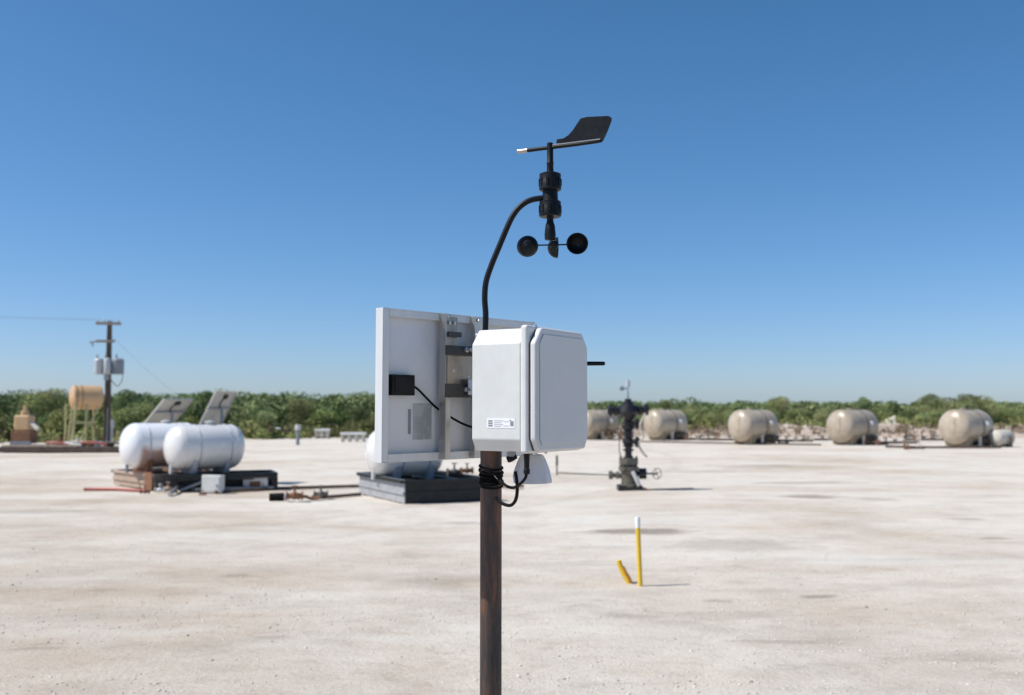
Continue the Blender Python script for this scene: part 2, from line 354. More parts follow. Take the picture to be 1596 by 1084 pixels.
        mr = N.new('ShaderNodeMapRange'); mr.inputs['From Min'].default_value = 1.25; mr.inputs['From Max'].default_value = .6; Lk(d, mr.inputs['Value'])
        v = math_('MULTIPLY', mr.outputs[0], st)
        tot = v if tot is None else math_('MAXIMUM', tot, v)
    c = mix(math_('MULTIPLY', tot, .92), c, (.27, .225, .18))
    # natural soil and thin grass beyond the pad
    sep = N.new('ShaderNodeSeparateXYZ'); Lk(geo.outputs['Position'], sep.inputs[0])
    edge = math_('SUBTRACT', sep.outputs['Y'], math_('ADD', math_('MULTIPLY', sep.outputs['X'], .62), 72))
    edge = math_('ADD', edge, math_('MULTIPLY', math_('SUBTRACT', noi(.25, 4), .5), 22))
    mr = N.new('ShaderNodeMapRange'); mr.inputs['From Min'].default_value = -2; mr.inputs['From Max'].default_value = 3; Lk(edge, mr.inputs['Value'])
    gcol = ramp(noi(.8, 6, .7), [(.35, (.10, .13, .045)), (.5, (.19, .21, .09)), (.64, (.34, .29, .19))])
    c = mix(mr.outputs[0], c, gcol)
    Lk(c, b.inputs['Base Color'])
    bp = N.new('ShaderNodeBump'); bp.inputs['Strength'].default_value = .8; bp.inputs['Distance'].default_value = .02
    hgt = math_('ADD', math_('MULTIPLY', noi(22, 8, .72), 1.0), math_('MULTIPLY', med2, 1.2))
    Lk(hgt, bp.inputs['Height']); Lk(bp.outputs[0], b.inputs['Normal'])
    return m
M['ground'] = ground_mat()
def gz(x, y):
    v = Vector((x*.22, y*.22, 0)); z = noise.noise(v)*.035
    if y < 45: z += noise.noise(Vector((x*.9, y*.9, 3)))*.014 + noise.noise(Vector((x*3.1, y*3.1, 9)))*.008
    if y < 16: z += noise.noise(Vector((x*7, y*7, 2)))*.004
    if y > 70: z += min((y-70)*.006, 3)+noise.noise(Vector((x*.01, y*.01, 5)))*min((y-70)*.004, 1)
    return z
ys = [-14+i*.5 for i in range(32)]
y = 2.0
while y < 3500: ys.append(y); y += max(.07, y*.014)
xs = [0]; s = .07; x = 0
while x < 2600: x += s; s *= 1.026; xs.append(x)
xs = sorted([-v for v in xs[1:]]+xs)
nx, ny = len(xs), len(ys)
V = np.array([(x, y, gz(x, y)) for y in ys for x in xs]); idx = np.arange(nx*ny).reshape(ny, nx)
Fq = np.stack([idx[:-1, :-1], idx[:-1, 1:], idx[1:, 1:], idx[1:, :-1]], -1).reshape(-1, 4)
me = raw_mesh('ground', V, Fq, 'ground'); me.polygons.foreach_set('use_smooth', [True]*len(me.polygons))
g = bpy.data.objects.new('ground', me); col.objects.link(g); g['kind'] = 'structure'

# pale spoil banks along the back of the pad
def berm(cx, cy, L, wd, hh, rz, seed):
    n, k = 90, 16; V = []
    for j in range(k+1):
        for i in range(n+1):
            u = i/n; v = j/k; x = (u-.5)*L; y = (v-.5)*wd
            prof = math.sin(math.pi*v)**1.2*min(1, 6*u, 6*(1-u))
            nz = .55+.8*noise.noise(Vector((x*.25+seed, y*.4, 0)))+.5*noise.noise(Vector((x*1.1+seed, y*1.3, 2)))+.25*noise.noise(Vector((x*3+seed, y*3, 2)))
            V.append((x, y, prof*hh*.62*max(nz, .05)-.05))
    idx = np.arange((n+1)*(k+1)).reshape(k+1, n+1)
    Fq = np.stack([idx[:-1, :-1], idx[:-1, 1:], idx[1:, 1:], idx[1:, :-1]], -1).reshape(-1, 4)
    me = raw_mesh('soil_bank', np.array(V), Fq, 'bermm'); me.polygons.foreach_set('use_smooth', [True]*len(me.polygons))
    o = bpy.data.objects.new('soil_bank', me); col.objects.link(o); o.location = (cx, cy, 0); o.rotation_euler = (0, 0, rz); o['kind'] = 'structure'
M['bermm'] = mat('pale_spoil_soil', (.50, .405, .33), .95, c2=(.26, .19, .14), scale=2.6, bump=.8, bscale=6, lo=.45, hi=.72)
berm(17, 66, 44, 5, 1.0, R(-6), 3); berm(34, 62, 34, 5, .95, R(-14), 11); berm(7, 72, 22, 4, .75, 0, 21); berm(-6, 69, 12, 3, .3, 0, 31)
berm(30, 76, 30, 6, 1.3, R(-3), 17)

# gravel scattered on the pad (nobody could count it)
rs = np.random.RandomState(3)
def gravel(n, y0, y1, smin, smax, name, m):
    Y = y0*(y1/y0)**rs.rand(n); X = (rs.rand(n)*2-1)*Y*.56
    t = (1+5**.5)/2
    ico = np.array([(-1,t,0),(1,t,0),(-1,-t,0),(1,-t,0),(0,-1,t),(0,1,t),(0,-1,-t),(0,1,-t),(t,0,-1),(t,0,1),(-t,0,-1),(-t,0,1)])/1.9
    fc = np.array([(0,11,5),(0,5,1),(0,1,7),(0,7,10),(0,10,11),(1,5,9),(5,11,4),(11,10,2),(10,7,6),(7,1,8),(3,9,4),(3,4,2),(3,2,6),(3,6,8),(3,8,9),(4,9,5),(2,4,11),(6,2,10),(8,6,7),(9,8,1)])
    keep = np.array([noise.noise(Vector((p*.55, q*.8, 4)))+.5*noise.noise(Vector((p*2.1, q*2.1, 1))) for p, q in zip(X, Y)]) > rs.rand(n)*.7-.45
    X, Y = X[keep], Y[keep]; n = len(X)
    s = smin*(smax/smin)**(rs.rand(n)**2.6)
    a = rs.rand(n)*6.283
    P = ico[None]*(1+.45*(rs.rand(n, 12, 1)-.5))*np.stack([s*(.8+.8*rs.rand(n)), s*(.7+.6*rs.rand(n)), s*(.35+.4*rs.rand(n))], -1)[:, None, :]
    x = P[..., 0]*np.cos(a)[:, None]-P[..., 1]*np.sin(a)[:, None]; yy = P[..., 0]*np.sin(a)[:, None]+P[..., 1]*np.cos(a)[:, None]
    Z = np.array([gz(p, q) for p, q in zip(X, Y)])
    V = np.stack([x+X[:, None], yy+Y[:, None], P[..., 2]+(Z+s*.12)[:, None]], -1).reshape(-1, 3)
    Fq = (fc[None]+(np.arange(n)*12)[:, None, None]).reshape(-1, 3)
    o = bpy.data.objects.new(name, raw_mesh(name, V, Fq, m)); col.objects.link(o); o['kind'] = 'stuff'; return o
def gravel_mat(name, a, b_):
    m = mat(name, a, .9); nt = m.node_tree; g = nt.nodes.new('ShaderNodeNewGeometry'); rp = nt.nodes.new('ShaderNodeValToRGB')
    rp.color_ramp.elements[0].color = (*a, 1); rp.color_ramp.elements[1].color = (*b_, 1)
    nt.links.new(g.outputs['Random Per Island'], rp.inputs[0]); nt.links.new(rp.outputs[0], nt.nodes['Principled BSDF'].inputs['Base Color']); return m
M['grav'] = gravel_mat('limestone_gravel', (.52, .46, .40), (.70, .66, .61)); M['gravd'] = gravel_mat('brown_clods', (.20, .15, .11), (.36, .29, .23))
tag(gravel(30000, 4.2, 26, .0025, .012, 'gravel', 'grav'), 'pale limestone gravel scattered over the white caliche pad', 'gravel')
tag(gravel(260, 4.2, 30, .005, .015, 'dirt_clods', 'gravd'), 'small brown clods scattered over the white caliche pad', 'clods')

# ------------------------------------------------------------------ vegetation
def crown_arr(rs, w, h, n, leaf, base=.12, nb=8):
    cs = []
    for _ in range(nb):
        a = rs.rand()*6.283; r = w*.5*rs.rand()**.6*.72
        zc = h*(base+.22+(.92-base-.3)*rs.rand()); rr = w*(.17+.15*rs.rand())
        cs.append((r*math.cos(a), r*math.sin(a), zc, rr, rr*(.6+.4*rs.rand())))
    cs.append((0, 0, h*.62, w*.30, h*.28)); cs = np.array(cs)
    wts = cs[:, 3]**2; k = rs.choice(len(cs), n, p=wts/wts.sum())
    d = rs.randn(n, 3); d /= np.linalg.norm(d, axis=1)[:, None]
    rad = .62+.42*rs.rand(n)**.7
    P = cs[k, :3]+d*rad[:, None]*np.stack([cs[k, 3], cs[k, 3], cs[k, 4]], -1)
    P[:, 2] *= h/np.quantile(P[:, 2], .99); P[:, 2] = np.clip(P[:, 2], h*.04, h*1.04)
    u = d*.6+rs.randn(n, 3)*.55; u /= np.linalg.norm(u, axis=1)[:, None]
    v = np.cross(u, rs.randn(n, 3)); v /= np.linalg.norm(v, axis=1)[:, None]; q = np.cross(u, v)
    L = leaf*(.6+.9*rs.rand(n))[:, None]
    V = np.stack([P-v*L*.5-q*L*.28, P+v*L*.5-q*L*.38, P+v*L*.55+q*L*.3, P-v*L*.45+q*L*.4], 1)
    return V.reshape(-1, 3)
def quads(n): return np.arange(n*4).reshape(-1, 4)
protos = []
vr = np.random.RandomState(5)
for i, (w_, h_, n, mm, nb) in enumerate([(4.2, 3.2, 2600, 'leaf', 9), (3.2, 3.9, 2400, 'leafd', 7), (5.2, 3.3, 3000, 'leaf', 11), (3.0, 2.3, 1800, 'leafg', 7), (3.8, 2.8, 2200, 'leafd', 8), (4.6, 4.2, 2900, 'leaf', 9)]):
    cr = raw_mesh('crown', crown_arr(vr, w_, h_, int(n*2.4), .10, nb=nb), quads(int(n*2.4)), mm)
    b = MB()
    for k in range(4):
        a = k*1.6+i; p1 = Vector((.25*math.cos(a), .25*math.sin(a), h_*.3)); p2 = Vector((w_*.26*math.cos(a+.3), w_*.26*math.sin(a+.3), h_*.68))
        b.cyl((0, 0, -.1), p1, .10, .07, 6); b.cyl(p1, p2, .07, .025, 6)
    tr = b.build('trunk', 'bark'); tm = tr.data; bpy.data.objects.remove(tr)
    protos.append((cr, tm))
PH_ = [3.2, 3.9, 3.3, 2.3, 2.8, 4.2]
def tree(x, y, s, k, label, name='tree', group='scrub trees behind the pad'):
    t = thing(name, label, 'tree', (x, y, gz(x, y)-.05), rnd.uniform(0, 6.28), group); t.scale = (s*rnd.uniform(.9, 1.15), s*rnd.uniform(.9, 1.15), s)
    for nm, me in (('crown', protos[k][0]), ('trunk', protos[k][1])):
        o = bpy.data.objects.new(nm, me); col.objects.link(o); o.parent = t
kinds = ['spreading mid-green tree', 'tall dark green tree', 'wide bushy green tree', 'low bright green tree', 'rounded dark green tree', 'tall loose green tree']
MARKS = [(-200, 'beyond the left picture edge'), (40, 'above the far left pump unit'), (130, 'behind the buff raised tank'), (170, 'behind the utility pole'), (215, 'just right of the utility pole'), (270, 'behind the left small mast panel'),
         (346, 'behind the right small mast panel'), (410, 'just right of the small mast panels'), (463, 'behind the white-capped vent post'), (510, 'above the pale pipe racks'), (560, 'just left of the large solar panel'), (640, 'hidden behind the large solar panel'),
         (830, 'hidden behind the equipment box'), (935, 'just right of the equipment box'), (980, 'behind the wellhead'), (1036, 'behind the khaki tank at the wellhead'), (1100, 'between the second and third khaki tanks'), (1172, 'behind the khaki tank in open ground'),
         (1250, 'right of the khaki tank in open ground'), (1326, 'behind the middle khaki tank'), (1400, 'above the pale low sheds'), (1450, 'left of the rightmost khaki tank'), (1502, 'behind the rightmost khaki tank'), (1560, 'above the small pinkish tank'), (1640, 'beyond the right picture edge')]
used_lab = {}
def place_label(kind, row, px):
    m = min(MARKS, key=lambda q: abs(q[0]-px)); side = '' if abs(px-m[0]) < 12 else (', left part' if px < m[0] else ', right part')
    return kind+(', near row, ' if row == 0 else ', back row, ')+m[1]+side
def uniq_label(k, row, px):
    for j in range(6):
        lb = place_label(kinds[(k+j) % 6] if j else kinds[k], row, px)
        if lb not in used_lab: break
    used_lab[lb] = 1; return lb
# treeline edge: near on the left, farther on the right
def edge_y(x): return 70+.62*x if x > -32 else 56+(x+32)*.1
nT = 0
for row in range(2):
    x = -60.0
    while x < 78:
        ey = max(edge_y(x), 53)+row*9+rnd.uniform(-1.5, 3.5)
        side = 'left of the solar panel' if x < -9 else ('behind the wellhead' if x < 12 else 'beyond the khaki tanks')
        if abs(x/ey) < .62:
            k = rnd.choice([0, 1, 2, 3, 4, 5, 2, 3] if row == 0 else [0, 1, 2, 4, 5])
            e = rnd.uniform(-22, 9) if row == 0 else rnd.uniform(-4, 22)
            if x > 0: e = rnd.uniform(-8, 4) if row == 0 else rnd.uniform(-1, 10)
            s = max((EYE+e/F*ey-gz(x, ey))/PH_[k], .4)
            tree(x, ey, s, k, uniq_label(k, row, x/ey*F+CX)); nT += 1
        x += rnd.uniform(2.1, 3.4)
for px, Y, e, k, lb in ((62, 74, 33, 5, 'tallest loose tree on the skyline above the far left pump unit'), (205, 72, 31, 1, 'tall tree poking above the skyline right of the transformer cans'),
                        (330, 84, 29, 1, 'tall dark tree on the skyline between the two small mast panels'), (1208, 100, 21, 5, 'tall tree on the skyline between the khaki tanks in open ground and middle'),
                        (1345, 104, 20, 1, 'dark tree on the skyline over the right end of the middle khaki tank'), (1452, 112, 25, 5, 'thin tall tree poking above the skyline left of the rightmost khaki tank'),
                        (1500, 98, 24, 4, 'tallest rounded dark tree on the skyline above the rightmost khaki tank'), (1532, 100, 22, 0, 'broad tree on the skyline just right of the tallest rounded one'), (1038, 112, 17, 3, 'tall tree on the skyline above the khaki tank behind the wellhead')):
    x = at_px(px, Y); tree(x, Y, (EYE+e/F*Y-gz(x, Y))/PH_[k], k, lb)
# deep scrub behind reads as one mass
Vs = []; cnt = 0
rs2 = np.random.RandomState(11)
for i in range(560):
    d = 18+160*rs2.rand()**1.5; ang = (rs2.rand()*2-1)*.60
    yb = 70 if ang*70 < -9 else 78; Y = 62+d+max(0, ang)*60; X = ang*Y
    if Y < edge_y(X)+17: continue
    e = (12+15*rs2.rand()**.8 if X < 0 else 7+11*rs2.rand())+(5 if rs2.rand() < .05 else 0)
    h_ = max(EYE+(e-(3 if X > 0 else 0))/F*Y-gz(X, Y), 1.8); w_ = h_*(1.2+.9*rs2.rand()); n = int(1500 if Y < 120 else 900)
    P = crown_arr(rs2, w_, h_, n, .16 if Y < 120 else .23, nb=7)+np.array([X, Y, gz(X, Y)-.1]); Vs.append(P); cnt += n
V = np.concatenate(Vs); o = bpy.data.objects.new('scrub_woodland', raw_mesh('scrub_woodland', V, quads(cnt), 'leafd')); col.objects.link(o)
o['kind'] = 'stuff'; tag(o, 'far mass of dark green scrub trees along the horizon', 'woodland')
# brush and grass tufts at the foot of the tree line
Vs = []; cnt = 0
for i in range(900):
    X = -62+rs2.rand()*150; Y = max(edge_y(X), 52)-3.2+6*rs2.rand()**.8
    if abs(X/Y) > .62: continue
    h_ = .35+.9*rs2.rand()**2; w_ = .7+1.6*rs2.rand(); n = 110
    Vs.append(crown_arr(rs2, w_, h_, n, .13, nb=4)+np.array([X, Y, gz(X, Y)-.05])); cnt += n
V = np.concatenate(Vs); o = bpy.data.objects.new('low_brush', raw_mesh('low_brush', V, quads(cnt), 'leafg')); col.objects.link(o)
o['kind'] = 'stuff'; tag(o, 'bright green low brush and grass at the foot of the tree line', 'brush')
Vs = []; cnt = 0
for i in range(420):
    X = 5+rs2.rand()*42; Y = 56+13*rs2.rand()+X*.12
    if i > 260: X = -55+rs2.rand()*58; Y = max(edge_y(X), 52)-3+5*rs2.rand()
    n = 45; Vs.append(crown_arr(rs2, .5+.8*rs2.rand(), .3+.5*rs2.rand(), n, .09, nb=3)+np.array([X, Y, gz(X, Y)+.1])); cnt += n
V = np.concatenate(Vs); o = bpy.data.objects.new('dry_brush', raw_mesh('dry_brush', V, quads(cnt), 'leafb')); col.objects.link(o)
o['kind'] = 'stuff'; tag(o, 'dry brown weeds on the pale soil banks behind the khaki tanks', 'brush')

# ------------------------------------------------------------------ utility pole
up = gp(166, 697); up.z = 0; K = up.y/F          # metres per photo pixel there
t = thing('utility_pole', 'dark wooden power pole with crossarms and transformer cans at the left', 'utility pole', up)
ph = at(171, 501, up.y).z
MB().cyl((0, 0, -.2), (.0, 0, ph), .17, .11, 12).build('shaft', 'wood', t)
MB().box((0, -.14, ph-.12), (1.15, .12, .13), ry=R(1)).build('crossarm', 'xarm', t)
MB().box((-.12, -.14, ph-.95), (.85, .12, .12)).build('crossarm', 'xarm', t)
for dx in (-.5, -.2, .45): MB().lathe((dx, -.14, ph-.055), (0, 0, 1), [(0, .04), (.05, .055), (.07, .03), (.1, .05), (.14, .02)], 8).build('insulator', 'canw', t)
b = MB(); b.cyl((-.85, -.14, ph-1.0), (-.55, -.14, ph-.96), .05, .05, 8).cyl((-.72, -.14, ph-1.2), (-.72, -.14, ph-.98), .035, .03, 8).cyl((-.55, -.14, ph-.95), (-.3, -.14, ph-.95), .02, .02, 6)
b.build('fuse_cutout', 'cang', t)
for dx, mm, dy, rr in ((-.42, 'canw', -.1, .2), (-.2, 'cang', .3, .19), (.08, 'canw', -.34, .15), (.47, 'cang', -.08, .27)):
    zt = at(170, 558, up.y).z
    o = MB().lathe((dx, dy, zt-.78), (0, 0, 1), [(0, rr*.9), (.03, rr), (.66, rr), (.72, rr*.8), (.76, rr*.3)], 16).build('transformer', mm, t)
    b = MB()
    b.lathe((dx-.08, dy, zt-.06), (0, 0, 1), [(0, .04), (.06, .055), (.1, .03), (.16, .05), (.22, .02)], 8)
    b.build('bushing', 'cang', o)
MB().tube([(.5, -.1, ph-1.9), (.72, -.12, ph-2.6), (.5, -.12, ph-3.05), (.16, -.1, ph-2.75)], .018, 6).build('cable_loop', 'pipeblk', t)
MB().box((0, -.2, at(166, 588, up.y).z), (.22, .1, .3)).build('switch_box', 'cang', t)
MB().box((.12, -.28, at(166, 700, up.y).z+1.1), (.02, .02, 1.6)).build('conduit', 'canw', t)
for nm, p0, p1, lb in (('power_line', (-.5, -.14, ph+.05), (-30, 10, ph+3.0), 'thin power line running left from the top of the utility pole'),
                   ('power_line', (.45, -.14, ph+.05), (-28, 16, ph+3.6), 'lower thin power line running left behind the utility pole')):
    a, c = Vector(p0)+up, Vector(p1)+up
    pts = [a.lerp(c, k/10)-Vector((0, 0, .5*math.sin(math.pi*k/10))) for k in range(11)]
    tag(MB().tube(pts, .0045, 5, 2).build(nm, 'pipeblk'), lb, 'wire')
tag(MB().tube([up+Vector((.12, 0, ph-.7)), up+Vector((1.6, 3, ph*.5)), up+Vector((4.2, 8, 0))], .005, 5, 3).build('guy_wire', 'cang'), 'slanting guy wire right of the utility pole', 'wire')
# meter post at its foot
p = gp(172, 696); t = thing('meter_post', 'short grey metal meter post beside the foot of the utility pole', 'post', (p.x, p.y, 0))
MB().cyl((0, 0, 0), (0, 0, 1.25), .1, .1, 12).build('tube', 'canw', t); MB().box((0, -.02, 1.05), (.26, .2, .36)).build('meter_box', 'canw', t, bevel=.02)

# ------------------------------------------------------------------ buff tank on a tall stand
p = gp(130, 698); K = p.y/F
t = thing('elevated_tank', 'buff orange fuel tank raised on a pale yellow steel stand', 'tank', (p.x+.12, p.y, 0), R(33))
zc = at(135, 620, p.y).z; rr = 18.5*K
MB().lathe((-.62, 0, zc), (1, 0, 0), [(-.14, .02), (-.12, rr*.5), (-.06, rr*.85), (0, rr), (1.15, rr), (1.21, rr*.85), (1.27, rr*.5), (1.29, .02)], 28).build('tank_shell', 'orgt', t)
b = MB()
for xx in (-.5, -.28): b.torus((xx, 0, zc), (1, 0, 0), rr+.003, .018, 28, 6)
b.build('tank_strap', 'rust', t)
for xx, yy in ((-.55, -.42), (-.1, -.42), (-.55, .42), (.35, .42)): MB().cyl((xx*1.25, yy*1.25, 0), (xx, yy, zc-rr*.55), .06, .055, 8).build('leg', 'stand', t)
MB().cyl((-.5, -.45, .05), (.45, -.4, zc-rr*.8), .04, .04, 8).build('brace', 'stand', t)
MB().cyl((.75, -.45, .05), (.05, -.4, 1.35), .035, .035, 8).build('brace', 'rust', t)
MB().box((-.25, -.5, 1.15), (1.1, .06, .1)).build('crossbar', 'stand', t); MB().box((-.6, 0, 1.15), (.06, 1.0, .1)).build('crossbar', 'stand', t)
b = MB()
for k in range(8): b.cyl((-.9, -.14, .2+k*.22), (-.9, .14, .2+k*.22), .015, .015, 6)
b.cyl((-.9, -.14, 0), (-.9, -.14, 2.0), .02, .02, 6).cyl((-.9, .14, 0), (-.9, .14, 2.0), .02, .02, 6)
b.build('ladder', 'stand', t)

# machinery skid at the far left
p = gp(40, 706)
t = thing('pump_skid', 'long low dark steel skid with a yellow and rusty pump unit at far left', 'pump', (p.x, p.y, 0), R(2))
k = p.y/F
MB().box((60*k, 0, .14), (195*k, 1.1, .22)).build('skid_base', 'pipeblk', t, bevel=.02)
MB().box((30*k, -.1, .29), (115*k, .9, .07)).build('deck', 'traytan', t)
MB().box((-.05, -.05, .62), (.75, .7, .5)).build('pump_frame', 'rust', t, bevel=.03)
o = MB().box((-.05, -.05, 1.2), (.62, .6, .62)).build('engine_body', 'orgt', t, bevel=.08)
MB().lathe((-.05, -.05, 1.51), (0, 0, 1), [(0, .14), (.02, .16), (.16, .16), (.18, .08), (.4, .06)], 18).build('air_cleaner', 'orgt', o)
MB().cyl((.2, -.2, 1.25), (.62, -.35, .95), .08, .09, 10).build('exhaust_pipe', 'bone', o)
MB().box((-.05, -.38, .35), (.8, .1, .25)).build('guard', 'cang', t)
for xx, hh, mm in ((1.15, .22, 'bone'), (1.45, .38, 'rust'), (1.8, .2, 'wbox'), (2.15, .34, 'bone'), (2.6, .16, 'rust'), (2.9, .24, 'cang'), (3.4, .18, 'tray'), (3.9, .26, 'wbox'), (4.4, .15, 'cang')):
    b = MB(); b.cyl((xx, -.3, .25), (xx+.03, -.3, .25+hh), .09, .06, 10).cyl((xx-.22, -.3, .32+hh*.3), (xx+.22, -.3, .3+hh*.4), .06, .08, 8).box((xx+.1, -.3, .3), (.16, .14, .14))
    b.build('valve', mm, t)
for xx, ln, mm in ((1.0, .9, 'redpipe'), (1.7, .7, 'wbox'), (2.3, 1.1, 'redpipe'), (3.1, 1.4, 'pipeblk')):
    MB().tube([(xx, -.45, .42), (xx+ln*.5, -.5, .40+.06*math.sin(xx*3)), (xx+ln, -.5, .33)], .045, 8).build('pipe', mm, t)

# ------------------------------------------------------------------ white tanks
def horiz_tank(t, L, r, zc, mm, dome=.55, straps=(), strapm='wtstrap', offs=0):
    pr = []
    for k in range(9):
        a = math.pi/2*k/8; pr.append((-dome*r*math.cos(a), max(r*math.sin(a), .004)))
    pr2 = [(L+dome*r*math.cos(math.pi/2*(8-k)/8), max(r*math.sin(math.pi/2*(8-k)/8), .004)) for k in range(9)]
    o = MB().lathe((-L/2+offs, 0, zc), (1, 0, 0), pr+pr2, 48).build('tank_shell', mm, t, sharp=60)
    for s_ in straps: MB().torus((s_+offs, 0, zc), (1, 0, 0), r+.002, .012, 48, 6).build('tank_strap', strapm, t)
    b = MB()
    for s_ in (-L/2, L/2): b.torus((s_+offs, 0, zc), (1, 0, 0), r-.002, .007, 48, 6)
    b.build('weld_seam', mm, o)
    return o
YT = 21.3
KT = YT/F
zt = at(320, 697, YT).z; rT = 34.5*KT
front = Vector((at_px(322, YT), YT+.0, 0))
t = thing('storage_tank', 'white horizontal tank nearest in the left pair, with a plain white rounded end', 'tank', front, R(40), 'white horizontal tanks')
horiz_tank(t, 1.12, rT, zt, 'whitet', .6, (-.26, .42))
for sx in (-.36, .36):
    MB().prism([(-.36, .0), (.36, .0), (.42, .26), (.2, .12), (-.2, .12), (-.42, .26)], -.05, .05, Matrix.Translation((sx, 0, zt-rT-.06)) @ Matrix.Rotation(R(90), 4, 'Z')).build('saddle', 'wtstrap', t)
b = MB(); b.lathe((.1, 0, zt+rT-.01), (0, 0, 1), [(0, .07), (.05, .07), (.055, .1), (.08, .1), (.085, .05), (.1, .02)], 14); b.build('filler_cap', 'wbox', t)
MB().cyl((-.72, -.02, zt-rT+.1), (-.72, -.02, zt-rT-.06), .05, .05, 8).build('drain_valve', 'wbox', t)
rear = Vector((at_px(251, YT+.45), YT+.55, 0)); rear.x -= .0
t = thing('storage_tank', 'white horizontal tank with rust-brown lower side, behind at left of its pair', 'tank', rear, R(40), 'white horizontal tanks')
rear_t = t

def rust_low(name, zmid, flip):
    # white enamel whose lower side carries rust-brown staining
    m = mat(name, (.82, .83, .84), .25, coat=.2); nt = m.node_tree; b = nt.nodes['Principled BSDF']
    g = nt.nodes.new('ShaderNodeTexCoord'); s = nt.nodes.new('ShaderNodeSeparateXYZ'); nt.links.new(g.outputs['Object'], s.inputs[0])
    n = nt.nodes.new('ShaderNodeTexNoise'); n.inputs['Scale'].default_value = 2.2; n.inputs['Detail'].default_value = 6; nt.links.new(g.outputs['Object'], n.inputs['Vector'])
    a = nt.nodes.new('ShaderNodeMath'); a.operation = 'MULTIPLY_ADD'; a.inputs[1].default_value = .3; nt.links.new(n.outputs['Fac'], a.inputs[0]); nt.links.new(s.outputs['Z'], a.inputs[2])
    mr = nt.nodes.new('ShaderNodeMapRange'); mr.inputs['From Min'].default_value = zmid+.2; mr.inputs['From Max'].default_value = zmid+.08; nt.links.new(a.outputs[0], mr.inputs['Value'])
    mrx = nt.nodes.new('ShaderNodeMapRange'); mrx.inputs['From Min'].default_value = -.62; mrx.inputs['From Max'].default_value = -.52; nt.links.new(s.outputs['X'], mrx.inputs['Value'])
    mu = nt.nodes.new('ShaderNodeMath'); mu.operation = 'MULTIPLY'; nt.links.new(mr.outputs[0], mu.inputs[0]); nt.links.new(mrx.outputs[0], mu.inputs[1])
    mx = nt.nodes.new('ShaderNodeMix'); mx.data_type = 'RGBA'; mx.inputs['A'].default_value = (.82, .83, .84, 1); mx.inputs['B'].default_value = (.42, .29, .25, 1)
    nt.links.new(mu.outputs[0], mx.inputs['Factor']); nt.links.new(mx.outputs['Result'], b.inputs['Base Color']); return m
M['whitet_rust'] = rust_low('rust_stained_enamel', zt, 0)
horiz_tank(rear_t, 1.12, rT*1.02, zt+.02, 'whitet_rust', .6, (-.38, .42))
for sx in (-.36, .36):
    MB().prism([(-.36, .0), (.36, .0), (.42, .26), (.2, .12), (-.2, .12), (-.42, .26)], -.05, .05, Matrix.Translation((sx, 0, zt-rT-.06)) @ Matrix.Rotation(R(90), 4, 'Z')).build('saddle', 'rust', rear_t)
MB().lathe((.1, 0, zt+rT-.0), (0, 0, 1), [(0, .07), (.05, .07), (.055, .1), (.08, .1), (.085, .05), (.1, .02)], 14).build('filler_cap', 'wbox', rear_t)
MB().cyl((-.72, -.02, zt-rT+.1), (-.72, -.02, zt-rT-.08), .035, .035, 8).build('drain_valve', 'cang', rear_t)

# skid / trays
def tray(t, L, W, z0, z1, mats, rim=.06, rimm=None):
    # four sheet walls with outward rims and vertical ribs, built as separate parts
    for k, (cx_, cy_, lx, ly, mm) in enumerate(((0, -W/2, L, .03, mats[0]), (0, W/2, L, .03, mats[1]), (-L/2, 0, .03, W-.03, mats[2]), (L/2, 0, .03, W-.03, mats[3]))):
        o = MB().box((cx_, cy_, (z0+z1)/2), (lx, ly, z1-z0)).build('side_wall', mm, t)
        if k < 2: MB().box((cx_, cy_+(-.02 if k == 0 else .02), z1-.03), (lx+.1, rim, .06)).build('rim', mm, o, bevel=.006); MB().box((cx_, cy_+(-.025 if k == 0 else .025), z0+(z1-z0)*.42), (lx+.02, .03, .05)).build('rib', mm, o)
        else: MB().box((cx_+(-.02 if k == 2 else .02), cy_, z1-.031), (rim, ly-.04, .058)).build('rim', rimm or mm, o, bevel=.006); MB().box((cx_+(-.025 if k == 2 else .025), cy_, z0+(z1-z0)*.42), (.03, ly-.02, .05)).build('rib', mm, o)
    MB().box((0, 0, z0+.03), (L-.04, W-.04, .03)).build('floor_plate', mats[0], t)
zk = zt-rT-.06
tc = rear+Vector((.0, .0, 0))
cn = gp(241, 767); LW, LL = 2.3, 1.6
ux_, uy_ = Vector((math.cos(R(42)), math.sin(R(42)), 0)), Vector((-math.sin(R(42)), math.cos(R(42)), 0)); tc = cn+ux_*LL/2+uy_*LW/2
t = thing('tank_skid', 'low steel tray skid under the rust-stained tank, dusty tan end and grey side', 'skid', (tc.x, tc.y, 0), R(42), 'steel skids under the white tanks')
tray(t, LL, LW, .04, zk-.02, ('cangd', 'cangd', 'traytan', 'rust') if 'cangd' in M else ('tray', 'tray', 'traytan', 'rust'))
for sx in (-.36, .36): MB().box((sx, 0, zk-.05), (.1, LW-.05, .08)).build('cross_beam', 'rust', t)
MB().box((-LL/2-.045, -LW/2+.22, .21), (.03, .40, .36)).build('corner_plate', 'rust', t)
t = thing('tank_skid', 'black steel deck skid under the front white tank of the pair', 'skid', (front.x+.40, front.y+.05, 0), R(20), 'steel skids under the white tanks')
for sy in (-.5, .5): MB().box((0, sy, zk-.05), (2.15, .10, .10)).build('side_beam', 'tray', t, bevel=.006)
for sx in (-1.03, 1.03): MB().box((sx, 0, zk-.05), (.08, .9, .098)).build('end_beam', 'tray', t)
MB().box((0, 0, zk-.13), (2.0, .92, .03)).build('deck_plate', 'tray', t)
for sx, sy in ((-1.0, -.48), (1.03, -.48), (-1.0, .48), (1.03, .48)): MB().box((sx, sy, (zk-.1)/2), (.1, .1, zk-.1)).build('leg', 'tray', t)
